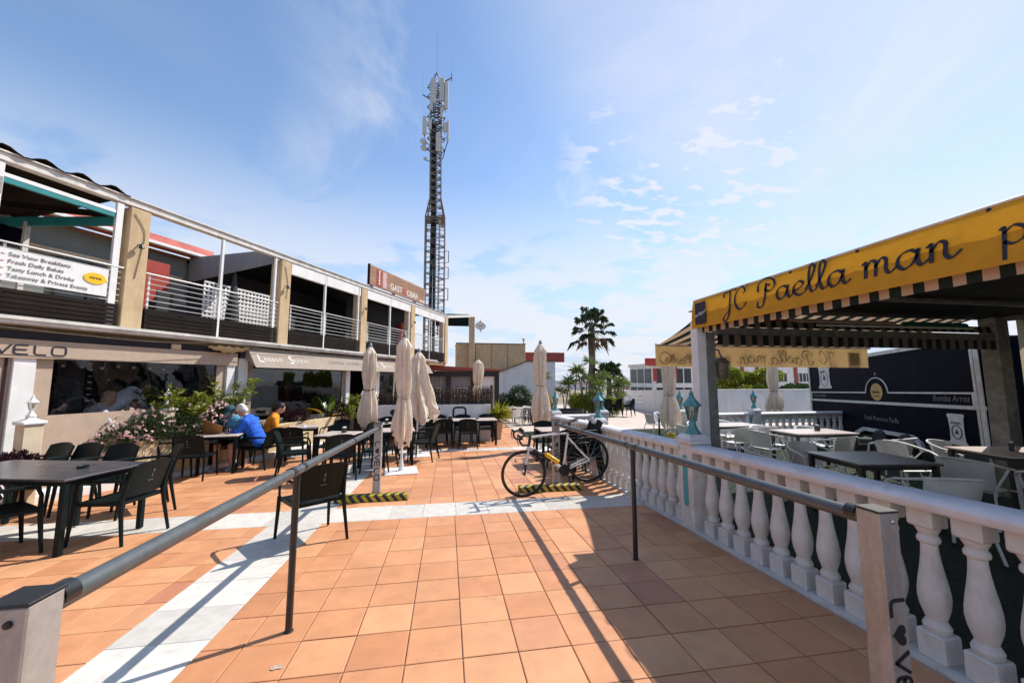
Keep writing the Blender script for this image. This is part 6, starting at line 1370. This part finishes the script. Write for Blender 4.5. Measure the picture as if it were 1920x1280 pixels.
shrub('purple_plant', 'dark purple spiky plant in the long planter behind the man in orange', fl(8.35, -.25, SZ), [((0, 0, .14), (.3, .24, .18))], 700, M['purple'], (.08, .15), .18, 5, up=1)
shrub('purple_plant', 'dark purple plant with pale blossom under the big leaved plant', fl(9.9, -.28, SZ), [((0, 0, .18), (.42, .30, .24)), ((.3, .5, .18), (.3, .3, .24))], 1600, M['purple'], (.05, .10), .4, 6, flowers=[((-.1, 0, .12), (.3, .24, .15), 12)])
def bigleaf(parent, base, az, tilt, L_, W_, m, bend=.5, stalk=.3):
    """one broad leaf with midrib fold on a stalk"""
    ca, sa = math.cos(az), math.sin(az); mb = MB()
    def sp(q): ang = R(tilt) - bend * q * q; r = 0; return q
    pts = []; p = np.array((0., 0.)); ang = R(tilt); N_ = 12
    for i in range(N_ + 1): pts.append(p.copy()); p = p + np.array((math.cos(ang), math.sin(ang))) * (L_ + stalk) / N_; ang -= bend / N_
    def f(a, b):
        q = b * N_; i = min(N_ - 1, int(q)); c = pts[i] + (pts[i + 1] - pts[i]) * (q - i); k = (b * (L_ + stalk) - stalk) / L_
        w = .012 if k <= 0 else max(.004, W_ * math.sin(min(1, max(0, k)) ** .75 * math.pi) ** .8); s = (a - .5) * w; h = abs(a - .5) * w * .35
        return (base[0] + c[0] * ca - s * sa, base[1] + c[0] * sa + s * ca, base[2] + c[1] + h)
    mb.grid(6, 16, f); return mb.build('leaf', m, parent, fix=False, angle=60)
bp = thing('big_leaf_plant', 'plant with big paddle leaves, one of them golden, before the bar window', 'plant', fl(9.55, -.22, SZ))
for az, tl, L_, W_, mm in ((1.2, 80, .55, .22, 'bigleaf'), (2.6, 72, .5, .2, 'bigleaf'), (.2, 62, .55, .14, 'bigleaf'), (-1.0, 60, .5, .18, 'bigleaf'), (4.1, 40, .55, .2, 'goldleaf'), (3.5, 76, .6, .2, 'bigleaf'), (5.6, 30, .3, .14, 'goldleaf'), (0.9, 55, .5, .12, 'bigleaf')): bigleaf(bp, (0, 0, 0), az, tl, L_, W_, M[mm], .55, .25)
spray('leafy_shrub', 'upright green pot plant beside the bar door lantern', fl(10.35, -.45, .35), 9, .75, .22, M['foliage'], (.10, .18), .22)
spray('leafy_shrub', 'hanging green plant in a dark pot left of the bar door', fl(10.0, -.62, .2), 9, .55, .28, M['foliage'], (.08, .15), .3)
tp = thing('dark_planter', 'tall dark square planter beside the bar door', 'planter', fl(10.35, -.75, fz(12.9)))
m = MB(); m.prism([(-.17, -.17, .78), (.17, -.17, .78), (.17, .17, .78), (-.17, .17, .78)], (0, 0, -.78)); m.build('pot', M['resin'], tp)
hp = spray('balcony_plant', 'yellow green pot plant on the upper terrace behind the banner', fl(4.75, 1.2, 3.15), 14, .55, .42, M['leafyellow'], (.08, .16), .3); 
def yucca(name, label, loc, h, heads, m, L_=.55, per=46, cat='yucca', trunk=.05, group=None):
    t = thing(name, label, cat, loc, 0, group); mb = MB()
    tops = []
    for k in range(heads):
        a = 6.28 * k / heads + random.uniform(-.4, .4); sp = 0 if heads == 1 else random.uniform(.12, .35) * h * .5; zz = h * (1 if k == 0 else random.uniform(.55, .95))
        top = (sp * math.cos(a), sp * math.sin(a), zz); mb.tube([(0, 0, 0), (top[0] * .4, top[1] * .4, zz * .5), top], [trunk, trunk * .8, trunk * .65], 8); tops.append(top)
    mb.build('trunk', M['bark'], t)
    for c in tops:
        d = RNG.normal(0, 1, (per, 3)); d[:, 2] = RNG.uniform(-.35, 1.2, per); L2 = RNG.uniform(.7, 1.1, per) * L_
        o = link('rosette', leaf_mesh('rosette', m, np.repeat(np.array([c]), per, 0), d, L2, L2 * .085 + .01, .1, .25), t)
    return t
pt_ = thing('potted_plant_pot', 'tall cream pot at the end of the painted wall', 'pot', (1.66, 12.9, fz(12.9)))
m = MB(); m.lathe([(.15, 0), (.24, .55), (.26, .58), (.22, .58), (.21, .52)], 4, rot=R(45)); m.build('pot', M['potcream'], pt_)
yucca('yucca', 'yellow green yucca in the tall cream pot', (1.66, 12.9, fz(12.9) + .5), .30, 3, M['leafyellow'], .62, 60)
# palm
pa = thing('fan_palm', 'tall fan palm with a dark shaggy trunk against the sky', 'palm tree', (10.55, 27.2, -1.0))
m = MB(); m.tube([(0, 0, 0), (-.05, 0, 2.0), (.03, 0, 4.0), (.0, 0, 5.9), (.06, 0, 6.6)], [.30, .25, .24, .27, .2], 12); m.build('trunk', M['bark'], pa)
def fan(parent, base, az, el, L_, W_, m, droop=.5):
    """fan frond: stalk and a round blade of narrow folded segments"""
    d = np.array((math.cos(az) * math.cos(el), math.sin(az) * math.cos(el), math.sin(el))); hub = np.array(base) + d * L_; mb = MB()
    mb.tube([base, tuple(np.array(base) + d * L_ * .5 + np.array((0, 0, .06))), tuple(hub)], [.03, .022, .016], 5)
    s = np.cross(d, (0, 0, 1)); s /= np.linalg.norm(s); u = np.cross(s, d)
    for k in range(22):
        a = -2.15 + 4.3 * k / 21 + random.uniform(-.05, .05); e = d * math.cos(a) + s * math.sin(a); ln = W_ * random.uniform(.8, 1.1) * (1 - .12 * abs(a)); e2 = e + u * random.uniform(-.15, .15)
        mid = hub + e2 * ln * .6; tip = hub + e2 * ln - np.array((0, 0, 1)) * ln * droop * random.uniform(.4, 1.2); w = np.cross(e, u) * ln * .085
        mb.add([tuple(hub), tuple(mid + w), tuple(tip), tuple(mid - w)], [(0, 1, 2), (0, 2, 3)])
    return mb.build('frond', m, parent, smooth=False, fix=False)
for k in range(27):
    az = k * 2.4; el = R(82 - 128 * (k / 26) ** 1.05); fan(pa, (.06, 0, 6.5 - .5 * (k / 26)), az, el, random.uniform(1.0, 1.45), random.uniform(.60, .82), M['palmleaf'] if k < 23 else M['palmdead'], .6)
pa2 = thing('fan_palm', 'short fan palm beside the tall palm trunk', 'palm tree', (11.6, 26.6, -1.0))
m = MB(); m.tube([(0, 0, 0), (0, 0, 2.9)], [.22, .18], 10); m.build('trunk', M['bark'], pa2)
for k in range(18): fan(pa2, (0, 0, 2.85), k * 2.4, R(80 - 95 * k / 17), random.uniform(.5, .8), .7, M['palmleaf'], .4)
YU = [((8.35, 23.0), 3.35, 3), ((7.9, 23.6), 2.9, 2), ((9.55, 23.4), 2.5, 4), ((7.55, 24.4), 2.2, 2), ((11.4, 24.8), 2.2, 3), ((8.9, 22.4), 1.9, 3), ((12.3, 26), 2.1, 3), ((6.15, 24.5), 2.5, 1)]
YL = ['tallest yucca in the far bed below the palm', 'slim two headed yucca left of the tallest one', 'broad yucca with a pale trunk in the far bed', 'low yucca at the left end of the far bed', 'bushy yucca at the right end of the far bed', 'low dense yucca at the front of the far bed', 'small dark yucca near the long white wall', 'single headed yucca beside the dark red post']
for ((x, y), h, n_), l in zip(YU, YL): yucca('yucca', l, (x, y, fz(y)), h, n_, M['yuccaleaf'], .72, 60, group=None)
shrub('hedge_plant', 'mixed green ground shrubs in the far bed under the yuccas', (9.0, 23.2, fz(23)), [((0, 0, .8), (1.6, .6, .5)), ((1.4, .2, .6), (.7, .5, .5)), ((-1.0, 0, .9), (.6, .5, .5))], 5000, M['foliage'], (.10, .22), .3, 8)
shrub('green_shrub', 'dark green shrub before the white stair wall', (4.4, 23.5, fz(23)), [((0, 0, 1.3), (.7, .5, .6)), ((-.9, 0, .9), (.7, .5, .5)), ((-.2, 0, .6), (1.3, .5, .5))], 4500, M['foliagedark'], (.10, .2), .35, 8)
shrub('yellow_shrub', 'bright yellow green shrub before the white stair wall', (5.6, 22.8, fz(23)), [((0, 0, 1.15), (.55, .45, .4)), ((.2, 0, .7), (.5, .4, .4))], 2200, M['leafyellow'], (.10, .22), .35, 6)
tbx = thing('round_tub', 'low black round tub in the far bed', 'tub', (6.2, 19.5, fz(19.5)))
m = MB(); m.lathe([(.75, 0), (.85, .62), (.80, .62), (.78, .5)], 24); m.build('tub', M['black'], tbx)
def tree(name, label, loc, trunk_h, blobs, n, m, ln):
    t = thing(name, label, 'tree', loc); mb = MB(); mb.tube([(0, 0, 0), (.05, 0, trunk_h * .6), (0, 0, trunk_h)], [.16, .13, .09], 8)
    for c, r in blobs: mb.tube([(0, 0, trunk_h * .7), (c[0] * .5, c[1] * .5, (c[2] + trunk_h * .7) / 2), c], [.07, .05, .02], 6)
    mb.build('trunk', M['bark'], t); Ps = []; Ds = []
    for c, r in blobs: p, d = blob_pts(n // len(blobs), c, r, .5); Ps.append(p); Ds.append(d + RNG.normal(0, .6, p.shape) + np.array((0, 0, .3)))
    P = np.concatenate(Ps); L_ = RNG.uniform(ln[0], ln[1], len(P)); tag(link('crown', leaf_mesh('crown', m, P, np.concatenate(Ds), L_, L_ * .5), t), kind='stuff'); return t
def rb(k, R0, z, h, seed):
    r = random.Random(seed); return [((r.uniform(-R0, R0), r.uniform(-R0 * .6, R0 * .6), z + r.uniform(-h, h)), (r.uniform(.5, .9) * R0 * .6,) * 2 + (r.uniform(.5, .9) * h,)) for _ in range(k)]
tree('bushy_tree', 'round bushy green tree behind the white wall', (17.8, 20.2, fz(20)), 1.3, rb(9, 1.4, 1.75, .75, 1), 9000, M['foliage'], (.12, .24))
tree('bushy_tree', 'darker green tree between the round tree and the trailer', (21.4, 21.0, fz(21)), 1.1, rb(7, 1.3, 1.45, .6, 2), 6000, M['foliagedark'], (.12, .24))
tree('bushy_tree', 'low green tree close to the trailer end', (24.2, 20.5, fz(21)), 1.0, rb(7, 1.5, 1.2, .55, 3), 6000, M['foliagedark'], (.12, .24))

# ------------------------------------------------------------------ people
def remeshed(mb, name, m, parent, vox=.011, smooth=3):
    me = mb.mesh(name, None, False); o = link(name + '_tmp', me); r = o.modifiers.new('r', 'REMESH'); r.mode = 'VOXEL'; r.voxel_size = vox
    s = o.modifiers.new('s', 'SMOOTH'); s.iterations = smooth; s.factor = .5; bpy.context.view_layer.update()
    me2 = bpy.data.meshes.new_from_object(o.evaluated_get(_dg())); bpy.data.objects.remove(o)
    me2.materials.clear(); me2.materials.append(m); me2.polygons.foreach_set('use_smooth', [True] * len(me2.polygons)); return link(name, me2, parent)
def limb(mb, pts, rr, n=10):
    mb.tube(pts, rr, n)
    for p, r in zip(pts, rr): mb.ball(p, r * .99, 10, 7)
def V3(*a): return Vector(a)
def person(label, loc, rz, J, col, sleeves='short', hair=None, cap=None, legs='shorts', vox=.010, group=None, inner=None):
    """J: joints in local space (faces +Y). one continuous body, clothing and hair as children"""
    t = thing('person', label, 'person', loc, R(rz), group); b = MB()
    hip, ch, nk, hd = (Vector(J[k]) for k in ('hip', 'chest', 'neck', 'head')); fw = Vector(J.get('face', (0, 1, -.2))).normalized(); sd = Vector((1, 0, 0)); upv = sd.cross(fw).normalized()
    HM = Matrix(((sd.x, fw.x, upv.x, hd.x), (sd.y, fw.y, upv.y, hd.y), (sd.z, fw.z, upv.z, hd.z), (0, 0, 0, 1)))
    b.ball((0, 0, .01), (.074, .094, .108), 14, 10, HM); b.ball((0, .045, -.055), (.052, .055, .055), 12, 8, HM)
    b.ball((0, .098, -.01), (.014, .022, .024), 8, 6, HM); b.ball((0, .085, -.055), (.026, .014, .008), 8, 6, HM)
    for s in (-1, 1): b.ball((s * .074, -.005, -.005), (.012, .02, .032), 8, 6, HM); b.ball((s * .03, .088, .018), (.012, .010, .008), 8, 6, HM)
    limb(b, [nk - (nk - ch) * .3, nk, hd - upv * .05], [.06, .054, .052])
    mid = (hip + ch) / 2
    def torso(mb, k):
        for p, rx, ry in ((hip, .165, .125), (hip + (mid - hip) * .5, .16, .125), (mid, .158, .125), (mid + (ch - mid) * .5, .165, .122), (ch, .175, .115), (ch + (nk - ch) * .45, .15, .09)): mb.ball(p, (rx * k, ry * k, .12 * k), 14, 8)
    torso(b, .96)
    for s, q in ((-1, 'L'), (1, 'R')):
        sh, el, wr, kn, an = (Vector(J[k + q]) for k in ('sh', 'el', 'wr', 'kn', 'an')); hp = hip + Vector((s * .085, 0, -.01))
        limb(b, [ch + (nk - ch) * .3, sh, (sh + el) / 2, el, (el + wr) / 2, wr], [.07, .058, .050, .042, .038, .028])
        limb(b, [hp, (hp + kn) / 2, kn, (kn + an) / 2 + Vector((0, -.012, 0)), an], [.095, .080, .060, .058, .038])
        d = (wr - el).normalized(); pl_ = wr + d * .05; b.ball(wr + d * .045, (.032, .040, .022), 10, 6)
        side = d.cross(Vector((0, 0, 1))); side.normalize()
        for k in range(4):
            o = side * (k - 1.5) * .019; b.tube([pl_ + o, pl_ + o + d * .045 - Vector((0, 0, .006)), pl_ + o + d * (.07 + .012 * (k in (1, 2))) - Vector((0, 0, .024))], [.0105, .0095, .008], 6)
        b.tube([wr + d * .025 + side * -.03 * s, wr + d * .06 + side * -.05 * s - Vector((0, 0, .01)), wr + d * .085 + side * -.045 * s - Vector((0, 0, .02))], [.013, .011, .009], 6)
        limb(b, [an, an + Vector((0, .05, -.05)), an + Vector((0, .15, -.065))], [.04, .042, .03])
    remeshed(b, 'body', M['skin'], t, vox, 3)
    # clothing
    c = MB(); torso(c, 1.22); c.ball(hip + Vector((0, 0, .02)), (.19, .15, .12), 14, 8)
    for s, q in ((-1, 'L'), (1, 'R')):
        sh, el, wr = (Vector(J[k + q]) for k in ('sh', 'el', 'wr'))
        if sleeves == 'short': limb(c, [ch + (nk - ch) * .35, sh, sh + (el - sh) * .78], [.085, .080, .072])
        else: limb(c, [ch + (nk - ch) * .35, sh, (sh + el) / 2, el, (el + wr) / 2, wr - (wr - el) * .08], [.088, .080, .070, .062, .054, .042])
    if inner == 'hood': c.ball(nk + Vector((0, -.045, -.02)), (.11, .075, .06), 12, 8)
    remeshed(c, 'shirt', col, t, vox * 1.1, 2)
    g = MB(); g.ball(hip + Vector((0, 0, -.02)), (.185, .155, .11), 14, 8)
    for s, q in ((-1, 'L'), (1, 'R')):
        kn, an = Vector(J['kn' + q]), Vector(J['an' + q]); hp = hip + Vector((s * .085, 0, -.01))
        if legs == 'shorts': limb(g, [hp, (hp + kn) / 2, hp + (kn - hp) * .82], [.112, .100, .088])
        else: limb(g, [hp, (hp + kn) / 2, kn, (kn + an) / 2, an], [.112, .098, .078, .070, .058])
        sm = MB(); limb(sm, [an + Vector((0, -.02, -.035)), an + Vector((0, .06, -.055)), an + Vector((0, .17, -.07))], [.048, .050, .036]); remeshed(sm, 'shoe', M['shoe'], t, vox * 1.1, 2)
    remeshed(g, 'trousers', M['black'] if legs == 'shorts' else M['interiorlight'], t, vox * 1.2, 3)
    if hair:
        h = MB(); h.ball((0, -.018, .030), (.083, .098, .100), 14, 10, HM); h.ball((0, -.06, -.02), (.07, .055, .075), 12, 8, HM)
        if hair[1] > 0:
            for k in range(40): a = random.uniform(0, 6.28); e = random.uniform(.1, 1.4); h.ball((.078 * math.cos(a) * math.cos(e), -.02 + .095 * math.sin(a) * math.cos(e), .035 + .095 * math.sin(e)), .018, 6, 5, HM)
        ho = remeshed(h, 'hair', hair[0], t, .009, 2)
        # clear the face
        bm = bmesh.new(); bm.from_mesh(ho.data); inv = HM.inverted(); dl = [v for v in bm.verts if (inv @ v.co).y > .048 and (inv @ v.co).z < .060]; bmesh.ops.delete(bm, geom=dl, context='VERTS'); bm.to_mesh(ho.data); bm.free()
    if cap:
        k = MB(); k.ball((0, -.008, .035), (.088, .104, .092), 14, 10, HM); k.grid(8, 4, lambda a, q: tuple(HM @ Vector((math.sin((a - .5) * 2.4) * (.085 + .01 * q), .02 + .085 * math.cos((a - .5) * 2.4) + .075 * q * math.cos((a - .5) * 2.0), .045 - .025 * q)))); k.build('cap', cap, t)
    return t
def seat_pose(lean=.18, headf=.08, wrL=(-.18, .42, .80), wrR=(.18, .42, .80), face=(0, 1, -.45), hip=(0, -.06, .53), knee=.12, H=1.0):
    hx, hy, hz = hip; ch = (0, hy + lean * .75, hz + .36); nk = (0, hy + lean * 1.15, hz + .53); hd = (0, hy + lean * 1.15 + headf, hz + .655)
    J = dict(hip=hip, chest=ch, neck=nk, head=hd, face=face)
    for s, q, w in ((-1, 'L', wrL), (1, 'R', wrR)):
        sh = (s * .185, ch[1] + .02, ch[2] + .08); el = ((sh[0] + w[0]) / 2 + s * .07, (sh[1] + w[1]) / 2 - .05, min(sh[2], w[2]) - .10 + .0); J['sh' + q] = sh; J['el' + q] = el; J['wr' + q] = w
        J['kn' + q] = (s * knee, hy + .44, .50); J['an' + q] = (s * (knee + .02), hy + .44, .10)
    return J
CLO = {'tee': mat('steel_blue_tee', (.07, .25, .42), .9, .12, 9, .9, 22), 'hood': mat('royal_blue_hoodie', (.012, .11, .60), .9, .15, 9, .9, 18), 'orange': mat('orange_shirt', (.88, .28, .01), .8, .1, 9, .8, 20), 'grey': mat('grey_sweatshirt', (.55, .56, .60), .9, .1, 9, .9, 18), 'shirt': mat('white_shirt', (.74, .74, .80), .8, .1, 9, .9, 18), 'dark': mat('dark_top', (.05, .06, .06), .9),
       'whitehair': mat('white_hair', (.62, .60, .57), .7, .15, 40), 'blond': mat('blond_hair', (.42, .30, .17), .6, .2, 40), 'darkhair': mat('dark_hair', (.015, .012, .01), .6), 'capm': mat('teal_cap', (.015, .075, .085), .8)}
person('seated man in a steel blue tee shirt and teal cap looking at a menu', (-4.50, 9.22, fz(9.22)), 186, seat_pose(.16, .07, (-.10, .40, .80), (.16, .36, .80), (0, 1, -.65)), CLO['tee'], 'short', None, CLO['capm'])
person('seated man with white hair in a royal blue hoodie reading over the table', (-3.92, 8.98, fz(8.98)), 84, seat_pose(.26, .10, (-.12, .46, .80), (.12, .44, .80), (0, 1, -.75)), CLO['hood'], 'long', (CLO['whitehair'], 1), None, inner='hood')
person('seated man in a bright orange shirt looking down', (-4.10, 9.98, fz(9.98)), -70, seat_pose(.16, .08, (-.08, .34, .74), (.10, .34, .74), (0, 1, -.7)), CLO['orange'], 'short', (CLO['darkhair'], 0), None, 'long')
p_ = F(4.38, .20); person('seated blond person in a pale grey sweatshirt behind the cafe window', (p_.x, p_.y, .03), math.degrees(FA) - 90, seat_pose(.22, .10, (-.1, .44, .80), (.1, .44, .80), (0, 1, -.4)), CLO['grey'], 'long', (CLO['blond'], 1), None, 'long')
p_ = F(5.55, .30); person('person in a pale grey top half hidden behind the flowers inside the cafe', (p_.x, p_.y, -.06), math.degrees(FA) + 80, seat_pose(.30, .10, (-.1, .44, .80), (.1, .44, .80), (0, 1, -.7)), CLO['grey'], 'long', (CLO['darkhair'], 0), None, 'long')
p_ = F(4.02, .5); person('seated person in dark clothes at the left of the cafe window', (p_.x, p_.y, -.05), math.degrees(FA) - 80, seat_pose(.16, .06, (-.1, .42, .80), (.1, .42, .80), (0, 1, -.3)), CLO['dark'], 'long', (CLO['darkhair'], 1), None, 'long')
W_ = dict(hip=(0, -.22, .98), chest=(0, .12, 1.22), neck=(0, .26, 1.33), head=(0, .38, 1.42), face=(0, 1, -.25))
for s, q in ((-1, 'L'), (1, 'R')): W_['sh' + q] = (s * .18, .18, 1.27); W_['el' + q] = (s * .21, .28, 1.04); W_['wr' + q] = (s * .14, .40, .86); W_['kn' + q] = (s * .1, -.16, .53); W_['an' + q] = (s * .1, -.22, .10)
p_ = F(4.98, .52); person('standing waiter in a white shirt bending over a table inside the cafe', (p_.x, p_.y, .02), math.degrees(FA) - 90, W_, CLO['shirt'], 'long', (CLO['darkhair'], 0), None, 'long')
